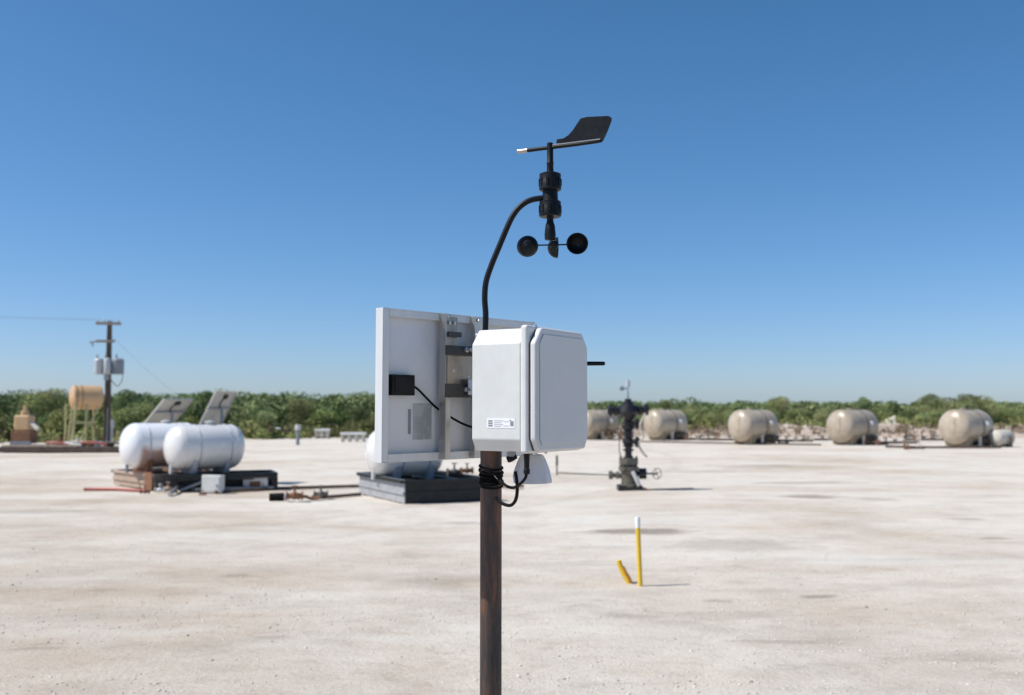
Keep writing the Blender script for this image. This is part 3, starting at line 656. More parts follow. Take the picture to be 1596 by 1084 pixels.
MB().box((-.1, .1, .15), (1.5, .6, .24)).build('drip_pan', 'tray', t); MB().box((.2, -.5, .07), (1.6, .06, .05)).build('runner', 'cang', t)
MB().cyl((-.9, -.5, .05), (-.3, -.52, zk-.1), .03, .03, 8).build('brace', 'cang', t)
def cabinet(px, py, w_, h_, d_, rz, label, spot=None):
    p = gp(px, py); t = thing('cabinet', label, 'box', (p.x, p.y, 0), R(rz), 'pale boxes under the left tanks')
    MB().box((0, 0, h_/2+.02), (w_, d_, h_)).build('housing', 'wbox', t, bevel=.012)
    MB().box((0, -d_/2-.006, h_/2+.02), (w_*.86, .012, h_*.84)).build('door', 'wbox', t, bevel=.004)
    MB().box((w_*.33, -d_/2-.02, h_*.5), (.02, .02, .06)).build('latch', 'cang', t)
    if spot: MB().box((0, -d_/2-.016, h_*.55), (w_*.45, .008, h_*.4)).build('rust_plate', 'rust', t)
cabinet(332, 770, .44, .36, .16, -16, 'whitish metal box standing under the near end of the front white tank')
cabinet(398, 765, .50, .27, .14, 8, 'pale grey box with rusty plate under the right end of the black skid', True)

# pair of small solar panels on masts behind the tanks, backs to us
def mast_panel(px, py, gam, tau, label):
    Y = YT+1.7; P = at(px, py, Y); t = thing('mast_solar_panel', label, 'solar panel', (P.x+.06, P.y, 0), 0, 'small solar panels on masts')
    g_, u_ = R(gam), R(tau); e = Vector((math.cos(g_), math.sin(g_), 0)); d = Vector((math.sin(g_), -math.cos(g_), 0)); up1 = Vector((0, 0, 1))
    Zv = up1*math.cos(u_)+d*math.sin(u_); Yv = up1*math.sin(u_)-d*math.cos(u_)
    T = Matrix(((e.x, Yv.x, Zv.x, -.06), (e.y, Yv.y, Zv.y, 0), (e.z, Yv.z, Zv.z, P.z), (0, 0, 0, 1)))
    Wp, Hp = .80, .84
    MB().cyl((0, 0, 0), (0, 0, P.z), .04, .035, 10).build('mast', 'cang', t)
    MB(T).box((0, .035, 0), (Wp, .012, Hp)).build('panel_back', 'spback', t)
    MB(T).box((0, .045, 0), (Wp-.02, .006, Hp-.02)).build('cell_sheet', 'cells', t)
    for sx in (-1, 1): MB(T).box((sx*(Wp/2), .03, 0), (.03, .04, Hp+.03)).build('frame_rail', 'spback', t)
    for sz in (-1, 1): MB(T).box((0, .03, sz*Hp/2), (Wp-.031, .04, .03)).build('frame_rail', 'spback', t)
    MB(T).box((0, .008, .0), (Wp, .03, .05)).build('cross_rail', 'cang', t)
    MB(T).box((.05, .012, Hp*.36), (.13, .04, .10)).build('junction_box', 'blk', t)
    MB(T).tube([(.03, .01, Hp*.32), (-.04, .005, Hp*.18), (.0, .0, .02)], .012, 6).build('cable', 'blk', t)
mast_panel(264, 643, 58, 50, 'pale solar panel seen from behind, leaning low on the left of its pair')
mast_panel(342, 637, 71, 29, 'pale solar panel seen from behind, steeper and taller on the right of its pair')

# ------------------------------------------------------------------ centre tank on black tray
c0 = gp(632, 787); K2 = c0.y/F; ph_ = R(27)
ux = Vector((math.cos(ph_), math.sin(ph_), 0)); uy = Vector((-math.sin(ph_), math.cos(ph_), 0))
L2, W2 = 1.66, 2.6
cc = c0+ux*L2/2+uy*W2/2
t = thing('tank_skid', 'glossy black containment tray skid under the white tank behind the solar panel', 'skid', (cc.x, cc.y, 0), ph_, 'steel skids under the white tanks')
zr = at(632, 749, c0.y).z
tray(t, L2, W2, .02, zr, ('tray', 'tray', 'traylit', 'tray'), .12, 'tray')
for sx in (-.45, .45): MB().box((sx, 0, zr-.09), (.1, W2-.05, .09)).build('cross_beam', 'tray', t)
tp = cc-ux*.10+uy*.15; Yc = tp.y; rc = 36.5*Yc/F; zc = at(620, 705, Yc).z
t = thing('storage_tank', 'white horizontal tank on the black tray, mostly hidden behind the large solar panel', 'tank', (at_px(632, Yc), Yc, 0), R(30), 'white horizontal tanks')
horiz_tank(t, 1.0, rc, zc, 'whitet', .62, (-.2, .35))
for sx in (-.3, .4):
    MB().prism([(-.36, .0), (.36, .0), (.42, .26), (.2, .12), (-.2, .12), (-.42, .26)], -.06, .06, Matrix.Translation((sx, 0, zc-rc-.05)) @ Matrix.Rotation(R(90), 4, 'Z')).build('saddle', 'wtstrap', t)
MB().cyl((-.66, -.02, zc-rc+.12), (-.66, -.02, zc-rc-.05), .05, .05, 8).build('drain_valve', 'wbox', t)

def valve_at(p, s, mm, label, rz=0, name='pipe_valve'):
    hw = rnd.uniform(.22, .42); t = thing(name, label, 'valve', p, rz)
    MB().lathe((-s*.9, 0, s*.7), (1, 0, 0), [(0, s*.5), (s*.12, s*.5), (s*.13, s*.28), (s*.5, s*.3), (s*.9, s*.45), (s*1.3, s*.3), (s*1.66, s*.28), (s*1.67, s*.5), (s*1.8, s*.5)], 14).build('valve_body', mm, t)
    MB().cyl((0, 0, s*.9), (0, 0, s*1.75), s*.14, s*.1, 8).build('stem', mm, t)
    b = MB(); b.torus((0, 0, s*1.75), (0, 0, 1), s*hw, s*.06, 18, 6)
    for k in range(3): a = k*2.094; b.cyl((0, 0, s*1.75), (s*hw*math.cos(a), s*hw*math.sin(a), s*1.75), s*.05, s*.05, 6)
    b.build('handwheel', mm, t); return t
# fittings on the tray right of the panel
for px, py, s_, mm, lb in ((708, 745, .16, 'wello', 'rusty pink valve on the black tray just right of the solar panel foot'), (728, 741, .13, 'rust', 'dark round valve on the black tray beside the steel post')):
    p = at(px, py, cc.y-.1); valve_at(p, s_, mm, lb, R(20))

# pipes on the ground
def gpipe(pts, r, mm, label, name='ground_pipe', cat='pipe'):
    P = [gp(a, b)+Vector((0, 0, r+.01+(c if len(q) > 2 else 0))) for q in pts for a, b, c in [(q+(0,))[:3] if len(q) < 3 else q]]
    return tag(MB().tube(P, r, 8, 0).build(name, mm), label, cat)
gpipe([(131, 766), (180, 766), (228, 769)], .035, 'redpipe', 'red painted pipe lying on the ground at the far left skid')
gpipe([(335, 771), (420, 765), (560, 761)], .035, 'pipeblk', 'long dark pipe on the ground between the left skid and the black tray')
gpipe([(500, 779), (562, 774)], .032, 'pipeblk', 'short dark pipe running into the black tray from the valve string')
gpipe([(264, 775), (302, 756, .22)], .04, 'galv', 'grey pipe slanting up from the ground to the left skids')
gpipe([(300, 768), (425, 757)], .04, 'cang', 'grey pipe lying along the foot of the black deck skid')
gpipe([(380, 754), (425, 748)], .03, 'pipeblk', 'thin dark pipe at the right end of the deck skid')
gpipe([(870, 739), (962, 743)], .02, 'wello', 'thin grey flow line running left from the wellhead')
gpipe([(1010, 765), (1080, 763)], .012, 'pipeblk', 'thin dark strip standing for the cast shadow right of the wellhead base')  # dark strip laid as the wellhead's cast shadow
gpipe([(783, 762), (800, 764), (815, 760)], .03, 'rust', 'short rusty pipe end on the ground just right of the steel post')
for px, py, s_, mm, lb in ((226, 772, .10, 'rust', 'small dark valve at the end of the red pipe'), (249, 770, .11, 'wbox', 'whitish fitting on the ground right of the red pipe'),
                           (262, 768, .12, 'traytan', 'orange-brown fitting beside the slanting grey pipe'), (316, 774, .075, 'rust', 'rusty upright fitting in front of the white box'),
                           (459, 783, .17, 'rust', 'rusty flanged valve in the middle of the valve string'), (500, 779, .15, 'wello', 'olive valve where the pipe leaves toward the black tray')):
    valve_at(gp(px, py), s_, mm, lb, R(8))
p = gp(455, 781); k = p.y/F
t = thing('valve_string', 'string of pipe fittings on the ground with a black hose end', 'pipe', (p.x, p.y, 0), R(6))
MB().cyl((-34*k, 0, .07), (-12*k, 0, .08), .075, .075, 12).build('hose_end', 'blkrub', t)
MB().cyl((-12*k, 0, .08), (-3*k, 0, .08), .055, .055, 12).build('coupling', 'wbox', t)
MB().cyl((6*k, 0, .08), (24*k, 0, .07), .03, .03, 8).build('pipe', 'wbox', t)
MB().tube([(10*k, -.1, .05), (20*k, -.15, .1), (32*k, -.08, .04), (44*k, -.12, .08)], .03, 8).build('pipe', 'rust', t)
MB().cyl((30*k, 0, .07), (46*k, 0, .07), .035, .035, 8).build('pipe', 'pipeblk', t)

# ------------------------------------------------------------------ wellhead
p = gp(980, 765); Yw = p.y; kw = Yw/F
t = thing('wellhead', 'black wellhead valve tree with oily grey casing flange base', 'wellhead', (p.x, p.y, 0))
def zz(py): return at(980, py, Yw).z
def sx_(px): return (px-980)*kw
FLG = lambda b, y0, y1, r: b.cyl((0, 0, zz(y1)), (0, 0, zz(y0)), r, r, 18)
b = MB(); b.box((sx_(981), 0, .06), (37*kw, .42, .12)); b.build('base_plate', 'wellb', t, bevel=.01)
b = MB(); b.lathe((0, 0, .08), (0, 0, 1), [(0, .22), (.05, .22), (.06, .16), (.28, .15), (.33, .17), (.38, .17)], 20); b.build('casing_head', 'wello', t)
b = MB(); b.cyl((-.35, 0, .33), (0, 0, .30), .05, .06, 12).cyl((-.42, 0, .33), (-.34, 0, .33), .09, .09, 12).cyl((-.26, 0, .33), (-.2, 0, .33), .08, .08, 12); b.build('side_outlet', 'wello', t)
b = MB(); b.cyl((0, 0, .36), (.24, 0, .36), .06, .06, 12).cyl((.22, 0, .36), (.37, 0, .36), .115, .115, 16); b.build('side_valve', 'wellb', t)
o = MB().cyl((.37, 0, .36), (.6, -.02, .36), .02, .02, 8).build('stem', 'wello', t)
b = MB(); b.torus((.60, -.03, .36), (.45, -1, 0), .11, .008, 22, 6)
for k in range(4): a = k*math.pi/2+.4; q = Vector((1, .45, 0)).normalized()*math.cos(a)*.12+Vector((0, 0, 1))*math.sin(a)*.12; b.cyl((.6, -.03, .36), Vector((.6, -.03, .36))+q, .008, .008, 6)
b.build('handwheel', 'wello', o)
MB().tube([(.06, -.18, .42), (.12, -.2, .3), (.2, -.2, .12)], .045, 8).build('drain_pipe', 'wbox', t)
b = MB(); b.lathe((0, 0, zz(733)), (0, 0, 1), [(0, .215), (.075, .215), (.08, .16), (.12, .155), (.125, .205), (.255, .205)], 24); b.build('tubing_head', 'wello', t)
bb = MB()
for k in range(8):
    a = k*math.pi/4+.2; bb.cyl((.18*math.cos(a), .18*math.sin(a), zz(733)-.03), (.18*math.cos(a), .18*math.sin(a), zz(714)+.04), .016, .016, 6)
bb.build('stud_bolts', 'wellb', t)
b = MB(); b.cyl((0, 0, zz(716)), (0, 0, zz(630)), .075, .075, 14)
for y0 in (703, 697, 690, 681, 676, 667, 661, 652): FLG(b, y0-3, y0, .115)
for y0, y1 in ((694, 684), (672, 664)): b.lathe((0, 0, zz(y0)), (0, 0, 1), [(0, .08), (.04, .13), (.1, .13), (.14, .08)], 14)
b.build('master_valve', 'wellb', t)
for yy, dx in ((661, .17), (689, .17)):
    o = MB().cyl((0, -.05, zz(yy)), (dx+.06, -.12, zz(yy)), .05, .05, 10).build('bonnet', 'wellb', t)
    b = MB(); b.torus((dx, -.14, zz(yy)), (1, -.6, 0), .1, .022, 20, 6); b.cyl((dx, -.14, zz(yy)-.1), (dx, -.14, zz(yy)+.1), .014, .014, 6); b.build('handwheel', 'wellb', o)
b = MB(); b.lathe((0, 0, zz(657)), (0, 0, 1), [(0, .09), (.08, .17), (.2, .235), (.33, .2), (.36, .12), (.42, .11)], 20); b.build('cross_body', 'wellb', t)
b = MB(); b.cyl((sx_(948), 0, zz(641)), (0, 0, zz(641)), .07, .07, 12).cyl((sx_(950), 0, zz(641)), (sx_(955), 0, zz(641)), .12, .12, 14).cyl((sx_(958), 0, zz(641)), (sx_(963), 0, zz(641)), .11, .11, 14); b.build('wing_valve', 'wellb', t)
b = MB(); b.cyl((0, 0, zz(640)), (sx_(1010), 0, zz(639)), .07, .07, 12).cyl((sx_(997), 0, zz(640)), (sx_(1000), 0, zz(640)), .11, .11, 14).cyl((sx_(1005), 0, zz(639)), (sx_(1011), 0, zz(639)), .12, .12, 14); b.build('wing_valve', 'wellb', t)
b = MB(); b.cyl((0, 0, zz(632)), (0, 0, zz(622)), .085, .07, 12); b.build('tree_cap', 'wellb', t)
b = MB(); b.cyl((0, 0, zz(622)), (0, 0, zz(603)), .02, .018, 8).cyl((0, 0, zz(603)), (0, 0, zz(593)), .045, .045, 12); b.build('pressure_transmitter', 'canw', t)
b = MB(); b.cyl((-.01, 0, zz(606)), (-.13, -.02, zz(606)), .014, .014, 6).cyl((-.13, -.05, zz(606)), (-.13, .01, zz(606)), .05, .05, 12); b.build('gauge', 'cang', t)
MB().tube([(-.12, -.2, zz(735)), (-.22, -.24, zz(700)), (-.18, -.2, zz(668)), (-.1, -.14, zz(650))], .012, 6).build('sample_line', 'wello', t)
MB().cyl((.2, -.15, .1), (.42, -.2, .02), .02, .02, 6).build('ground_rod', 'rust', t)
MB().tube([(sx_(1008), -.02, zz(642)), (sx_(1001), -.2, zz(652)), (sx_(996), -.25, zz(664)), (sx_(1001), -.25, zz(680)), (sx_(994), -.2, zz(692)), (sx_(1001), -.2, zz(706)), (sx_(1007), -.2, zz(712))], .022, 8).build('flow_tubing', 'wellc', t)
for px, py in ((1014, 765), (903, 760)):
    pass

# ------------------------------------------------------------------ khaki tanks
tk_lab = {1172: 'khaki tank standing next right of the wellhead pair, second from right of the wellhead', 1326: 'khaki tank in the middle of the three at right', 1502: 'rightmost large khaki tank near the picture edge',
          1036: 'khaki tank directly behind the wellhead', 936: 'khaki tank partly hidden behind the white equipment box'}
rk = .80
def khaki(px, Y, label):
    t = thing('field_tank', label, 'tank', (at_px(px, Y), Y, 0), R(33), 'khaki horizontal tanks')
    zc = .93
    horiz_tank(t, 1.75, rk, zc, 'tan', .5, (), 'tand')
    MB().torus((.18, 0, zc), (1, 0, 0), rk+.004, .02, 48, 6).build('tank_strap', 'pipeblk', t)
    for sx in (-.62, .62):
        MB().prism([(-.55, 0), (.55, 0), (.68, .5), (.4, .2), (-.4, .2), (-.68, .5)], -.14, .14, Matrix.Translation((sx, 0, -.02)) @ Matrix.Rotation(R(90), 4, 'Z')).build('saddle', 'tand', t)
    MB().box((0, -.52, .05), (1.5, .12, .12)).build('skid_rail', 'tand', t); MB().box((0, .52, .05), (1.5, .12, .12)).build('skid_rail', 'tand', t)
    MB().box((.48, -rk*.98, zc+.16), (.17, .05, .20)).build('data_plate', 'stick', t)
    MB().cyl((.18, -.1, zc+rk), (.18, -.1, zc+rk+.28), .02, .02, 6).build('vent_pipe', 'pipeblk', t)
    b = MB(); b.lathe((-.2, 0, zc+rk-.02), (0, 0, 1), [(0, .13), (.07, .13), (.075, .16), (.1, .16), (.105, .02)], 14); b.build('manhole', 'tan', t)
    b = MB(); b.tube([(.95, -.45, .1), (1.05, -.5, .55), (1.2, -.5, .5), (1.3, -.5, .06), (1.9, -.6, .06)], .05, 8); b.build('outlet_pipe', 'pipeblk', t)
    MB().cyl((1.12, -.5, .42), (1.12, -.5, .66), .11, .11, 12).build('filter_pot', 'wbox', t)
    b = MB(); b.cyl((.5, -.82, .0), (.5, -.82, .5), .05, .05, 8).cyl((.2, -.82, .3), (.8, -.82, .32), .04, .04, 8).torus((.35, -.82, .45), (0, 0, 1), .1, .02, 12, 6); b.build('drain_manifold', 'pipeblk', t)
    b = MB(); b.box((-.22, -.82, .25), (.12, .08, .5)); b.build('post', 'bone', t)
    MB().box((.55, -.42, .26), (.75, .5, .46)).build('shade_box', 'pipeblk', t, bevel=.03)  # dark box added to deepen the shade under the shell's right end
    MB().cyl((.25, -.72, .3), (.85, -.72, .3), .09, .09, 10).build('shade_cylinder', 'tand', t)  # cylinder added beside the dark box, part of the same shade filler
khaki(1172, 50.3, tk_lab[1172].replace(', second from right of the wellhead', ''))
for px, Y in ((1326, 49.0), (1502, 46.6), (1036, 57.5), (930, 58.5)): khaki(px, Y, tk_lab[936 if px == 930 else px])
for o in bpy.data.objects:
    if o.get('label', '').startswith('khaki tank standing next'): o['label'] = 'khaki tank in open ground between the wellhead and the middle tank'
# small round-ended tank at the right edge
p = gp(1558, 697)
t = thing('small_tank', 'small pale pinkish tank just right of the rightmost khaki tank', 'tank', (p.x, p.y, 0), R(30))
MB().lathe((-.3, 0, .42), (1, 0, 0), [(-.2, .02), (-.17, .2), (-.08, .34), (0, .38), (.9, .38), (.98, .34), (1.07, .2), (1.1, .02)], 24).build('tank_shell', 'bone', t)
for sx in (-.1, .4): MB().box((sx, 0, .06), (.1, .6, .14)).build('foot', 'tand', t)
MB().cyl((.2, -.45, 0), (.2, -.45, .5), .07, .05, 8).build('valve_post', 'pipeblk', t)

# piping clutter behind and between the khaki tanks
cl = random.Random(4)
lab = ['between the wellhead and the first khaki tank', 'left of the middle khaki tank', 'right of the middle khaki tank', 'far right before the last khaki tank']
def clump(px, py, w_, label, hh=.6):
    p = gp(px, py); t = thing('pipe_manifold', label, 'pipework', (p.x, p.y, 0), R(cl.uniform(-15, 15)), 'low pipe manifolds behind the pad')
    MB().cyl((-w_/2, 0, .16), (w_/2, 0, .16), .06, .06, 8).build('header_pipe', 'pipeblk', t)
    for k in range(int(w_/.45)+1):
        x = -w_/2+.1+k*.45+cl.uniform(-.1, .1); H = cl.uniform(.25, hh)
        b = MB(); b.cyl((x, 0, .1), (x+cl.uniform(-.08, .08), 0, H), .035, .035, 6).torus((x, 0, H), (0, .5, 1), .1, .02, 10, 5).cyl((x-.12, -.1, H*.5), (x+.12, -.1, H*.5), .05, .05, 8)
        b.build('valve_riser', cl.choice(['pipeblk', 'rust', 'tand', 'bone']), t)
clump(1120, 690, 1.9, 'low dark pipe manifold between the wellhead tank and the next khaki tank', .5)
clump(1232, 692, 2.2, 'low dark pipe manifold just right of the khaki tank nearest the wellhead', .45)
clump(1275, 690, 1.6, 'low pipe manifold just left of the middle khaki tank', .55)
clump(1388, 695, 2.4, 'low dark pipe manifold just right of the middle khaki tank', .45)
clump(1440, 690, 2.0, 'tangled pipe manifold left of the rightmost khaki tank', .8)
clump(1426, 704, .8, 'small clump of bent pipes standing forward on the pad', .5)
clump(965, 688, 1.6, 'low pipe manifold between the box and the wellhead', .45)
clump(1090, 689, 1.4, 'low dark pipe manifold just right of the khaki tank behind the wellhead', .4)
tag(MB().tube([gp(1380, 698)+Vector((0, 0, .05)), gp(1450, 699)+Vector((0, 0, .05)), gp(1560, 699)+Vector((0, 0, .05))], .05, 8, 3).build('flow_line', 'pipeblk'), 'long dark flow line on the ground before the rightmost khaki tank', 'pipe')
tag(MB().tube([gp(1000, 690)+Vector((0, 0, .05)), gp(1160, 693)+Vector((0, 0, .05)), gp(1280, 695)+Vector((0, 0, .05))], .04, 8, 3).build('flow_line', 'pipeblk'), 'long dark flow line on the ground before the two left khaki tanks', 'pipe')

# small posts, marker and pale tanks in the brush
def stub(px, py, h_, r, mm, label, cap='wbox'):
    p = gp(px, py); t = thing('marker_post', label, 'post', (p.x, p.y, 0))
    MB().cyl((0, 0, -.05), (0, 0, h_), r, r, 8).build('shaft', mm, t); MB().cyl((0, 0, h_), (0, 0, h_+.25), r*1.7, r*1.5, 10).build('cap', cap, t)
stub(464, 694, .75, .09, 'cang', 'grey vent post with white cap at the edge of the brush')
stub(868, 742, .28, .02, 'wello', 'tiny thin stake on the pad right of the hanging cone', 'wello')
def slabs(px, py, w_, h_, d_, label, posts=4):
    p = gp(px, py); t = thing('pipe_rack', label, 'pipe rack', (p.x, p.y, 0))
    MB().cyl((-w_/2, 0, h_), (w_/2, 0, h_), .09, .09, 10).build('pipe', 'wbox', t); MB().cyl((-w_/2, .3, h_+.0), (w_/2, .3, h_), .09, .09, 10).build('pipe', 'wbox', t)
    MB().box((0, 0, h_*.42), (w_*.9, .1, h_*.3)).build('rail', 'bone', t)
    for k in range(posts): MB().box((-w_/2+.1+(w_-.2)*k/(posts-1), .1, h_/2), (.1, .5, h_)).build('support', 'bone', t)
slabs(550, 689, 1.35, .42, .3, 'low white pipe rack at the brush edge just left of the solar panel')
slabs(502, 684, .9, .5, .3, 'pale pipe rack in the grass further left of the white rack', 3)
slabs(428, 683, .6, .55, .3, 'small pale pipe rack in the brush right of the white tanks', 3)
M['pilem'] = mat('pale_caliche_spoil', (.60, .56, .47), .95, c2=(.46, .41, .33), scale=3, bump=.5)
def pile(px, Y, w_, d_, h_, label, seed):
    x = at_px(px, Y); nU, nV = 40, 10; V = []
    for j in range(nV+1):
        for i in range(nU):
            a = 2*math.pi*i/nU; q = j/nV; zz_ = h_*(1-q**1.6)*(.8+.5*noise.noise(Vector((math.cos(a)*q*2+seed, math.sin(a)*q*2, 1))))
            rr_ = 1+.25*noise.noise(Vector((math.cos(a)*1.5, math.sin(a)*1.5, seed))); V.append((w_/2*q*rr_*math.cos(a), d_/2*q*rr_*math.sin(a), zz_-.04*q))
    Fq = np.array([(j*nU+i, (j+1)*nU+i, (j+1)*nU+(i+1) % nU, j*nU+(i+1) % nU) for j in range(nV) for i in range(nU)])
    me = raw_mesh('spoil_pile', np.array(V), Fq, 'pilem'); me.polygons.foreach_set('use_smooth', [True]*len(me.polygons))
    o = bpy.data.objects.new('spoil_pile', me); col.objects.link(o); o.location = (x, Y, gz(x, Y)); tag(o, label, 'spoil pile', 'pale spoil piles among the brush')
for k_, (px, Y, w_, h_, lb) in enumerate(((1415, 77, 4.6, .62, 'long pale spoil pile in brush between the middle and right khaki tanks'), (1388, 92, 2.6, 1.25, 'small pale spoil pile higher in the trees right of the middle khaki tank'), (1254, 77, 3.4, .6, 'pale spoil pile just left of the middle khaki tank'),
                      (1095, 80, 3.0, .55, 'pale spoil pile just right of the khaki tank behind the wellhead'), (505, 63, 1.2, .75, 'small pale spoil pile in the brush behind the pipe racks'))):
    pile(px, Y, w_, 2.4, h_, lb, k_*7)

# ------------------------------------------------------------------ yellow markers
p = gp(998, 913); t = thing('marker_stake', 'straight upright yellow marker stake with a white top', 'stake', (p.x, p.y, 0))
ht = (at(993.5, 806, p.y)-Vector(p)); zw = at(994, 823, p.y).z
top = Vector((ht.x, 0, ht.z)); k = zw/top.z; midp = top*k
MB().lathe(-top*.1, top, [(0, .023), ((midp+top*.1).length, .024)], 12).build('shaft', 'yel', t)
MB().lathe(midp, top, [(0, .0245), ((top-midp).length-.01, .0245), ((top-midp).length, .02)], 12).build('cap', 'wtop', t)
p = gp(979, 909); t = thing('broken_marker', 'short bent yellow marker stub leaning left beside the upright stake', 'stake', (p.x, p.y, 0))
kk = p.y/F
o = MB().tube([(2*kk, 0, -.04), (-.5*kk, 0, 4*kk), (-6*kk, .01, 13*kk), (-11*kk, .02, 24*kk), (-14*kk, .02, 34*kk)], .027, 12, 5).build('shaft', 'yel', t)
MB().tube([(4.6*kk, -.012, -.02), (2.2*kk, -.016, 6*kk), (-3.2*kk, -.016, 15*kk), (-8*kk, -.008, 25*kk)], .0165, 8, 4).build('split_face', 'orange', o)

# ================================================================== weather station in the foreground
YP = 2.95
pp = Vector(((765.5-CX)/F*YP, YP, 0))
PR = .0318
post = thing('steel_post', 'rusty brown steel pipe post carrying the white equipment box', 'post', pp)
MB().lathe((0, 0, -.3), (0, 0, 1), [(0, PR), (.3, PR), (2.05, PR), (2.05, PR*.85)], 40).build('pipe', 'pole', post)
def L(px, py, Y=YP): return at(px, py, Y)-pp       # a reading expressed from the post's foot
for zy, tl, r in ((728, .18, .0025), (735, .22, .003), (741, .1, .0022), (752, -.12, .003), (757, .06, .0022)):
    z = L(765, zy).z; MB().torus((0, 0, z), (tl*.6, -.2, 1), PR+r*.9, r*1.35, 40, 8).build('cable_tie', 'blkrub', post)
z = L(765, 746).z
b = MB()
for i in range(9): b.lathe((0, 0, z-.012+i*.0035), (0, 0, 1), [(0, PR+.001), (.0015, PR+.0035), (.003, PR+.001)], 36)
b.build('tape_wrap', 'blkrub', post)
MB().tube([L(748, 736, 2.91), L(757, 733, 2.905), L(768, 737, 2.905), L(779, 748, 2.91)], .0032, 8).build('tie_tail', 'blkrub', post)
MB().tube([L(771, 741, 2.912), L(777, 748, 2.912), L(780, 752, 2.915)], .0028, 8).build('tie_tail', 'lgrey', post)
for zy in (524, 531): pass

# ---- enclosure
n = Vector((math.sin(R(58)), -math.cos(R(58)), 0)); wv = Vector((math.cos(R(58)), math.sin(R(58)), 0))
HW = .153
C0 = pp+n*.046-wv*HW
z1 = at(770, 513.5, 2.79).z; z0 = at(770, 703, 2.81).z; HH = z1-z0; CH = .043
# local frame: X = across the lid (wv), -Y = towards the lid face (n), Z up
TB = Matrix.Translation((C0.x, C0.y, z0)) @ Matrix(((wv.x, -n.x, 0, 0), (wv.y, -n.y, 0, 0), (0, 0, 1, 0), (0, 0, 0, 1)))
enc = thing('equipment_box', 'white plastic equipment box with grey lid, bolted to the rusty post', 'enclosure', (C0.x, C0.y, z0))
TE = Matrix.Translation(-Vector((C0.x, C0.y, z0))) @ TB
W = HW*2
def octo(i, c=CH, W_=W, k=.78): cb = c*k; return [(i+cb*.6, i), (W_-i-cb*.6, i), (W_-i, i+cb), (W_-i, HH-i-c), (W_-i-c*.8, HH-i), (i+c*.8, HH-i), (i, HH-i-c), (i, i+cb)]
MB(TE).prism(octo(0), .011, -.150).build('body', 'abs', enc, bevel=.004)
MB(TE).prism([(-.004, -.004), (W+.004, -.004), (W+.004, HH+.006), (-.004, HH+.006)], -.1502, -.174).build('flange', 'abs', enc, bevel=.009)
MB(TE).prism(octo(.004), -.1742, -.1785).build('gasket', 'dgalv', enc)
lid = MB(TE).prism(octo(.001), -.1787, -.199).build('lid', 'lidp', enc, bevel=.007)
# raised field of the lid: an octagonal plate standing 3 mm proud
MB(TE).prism(octo(.019, CH*.55), -.1992, -.2025).build('lid_panel', 'lidp', lid, bevel=.0028)
for zz_ in (.25*HH, .75*HH):
    MB(TE).cyl((W+.004, -.165, zz_-.03), (W+.004, -.165, zz_+.03), .006, .006, 12).build('hinge', 'abs', enc)
    MB(TE).box((.004, -.1765, zz_), (.006, .010, .026)).build('latch', 'abs', enc) if False else None
MB(TE).cyl((.012, -.187, .0), (.012, -.187, -.006), .005, .005, 10).build('lid_screw', 'galv', enc)
MB(TE).cyl((.045, -.1715, HH+.001), (.045, -.1715, HH+.009), .005, .004, 10).build('lid_screw', 'galv', enc)
# sticker on the near side
def enc_side(px, py):      # point on the near side face (x = 0 plane of the box) seen at a photo reading
    r = ray(px, py); o = Vector((0, 0, EYE)); tt = (C0-o).dot(wv)/r.dot(wv); P = o+r*tt
    q = TB.inverted() @ P; return q
a = enc_side(759, 652.5); c = enc_side(802.5, 668)
y0_, y1_, zt_, zb_ = a.y, c.y, a.z, c.z
sy, sz = (y0_+y1_)/2, (zt_+zb_)/2; sw, sh = abs(y1_-y0_), abs(zt_-zb_)
lab_o = MB(TE).box((-.0004, sy, sz), (.0009, sw, sh)).build('sticker', 'stick', enc)
def bar(fy, fz, fw, fh, mm, nm='print_mark'): MB(TE).box((-.00115, y0_+(y1_-y0_)*fy, zt_+(zb_-zt_)*fz), (.0006, sw*fw, sh*fh)).build(nm, mm, lab_o)
for j in range(3):
    bar(.13, .26+j*.24, .15, .15, 'dark')
for j in range(4): bar(.42-.03*(j % 2), .22+j*.19, .32-.06*(j % 2), .07, 'lgrey')
bar(.70, .3, .16, .06, 'lgrey'); bar(.70, .75, .2, .06, 'lgrey'); bar(.90, .52, .11, .5, 'dark'); bar(.84, .2, .05, .1, 'dark')
# antenna stub on the far side
p0 = at(908, 567, 3.0)-Vector((C0.x, C0.y, z0)); p1 = at(943, 567, 3.0)-Vector((C0.x, C0.y, z0))
MB().lathe(p0, p1-p0, [(0, .0066), ((p1-p0).length-.004, .0062), ((p1-p0).length, .004)], 14).build('antenna', 'blk', enc)
# mounting feet + glands underneath
MB(TE).box((W/2, .022, .045), (.12, .02, .05)).build('mounting_foot', 'galv', enc, bevel=.002); MB(TE).box((W/2, .022, HH-.05), (.12, .02, .05)).build('mounting_foot', 'galv', enc, bevel=.002)
def E(px, py, Y): return at(px, py, Y)-Vector((C0.x, C0.y, z0))
g1 = E(797, 701, 2.80)
MB().lathe(g1, (0, 0, -1), [(0, .010), (.006, .010), (.007, .013), (.018, .013), (.02, .009), (.03, .0085)], 6).build('cable_gland', 'cuprs', enc)
b = MB(); b.lathe(E(790, 717, 2.80), (1, 0, .35), [(0, .0075), (.005, .010), (.014, .010), (.03, .006)], 12); b.build('cable_plug', 'blk', enc)
MB().lathe(E(821, 703, 2.75), (0, 0, -1), [(0, .0085), (.01, .0085), (.012, .0085), (.043, .0075), (.05, .0075), (.052, .0095), (.064, .0085)], 14).build('cable_gland', 'blk', enc)
for px, py in ((851, 708),): MB().lathe(E(px, py-4, 2.80), (0, 0, -1), [(0, .004), (.006, .004)], 8).build('lid_screw', 'galv', enc)

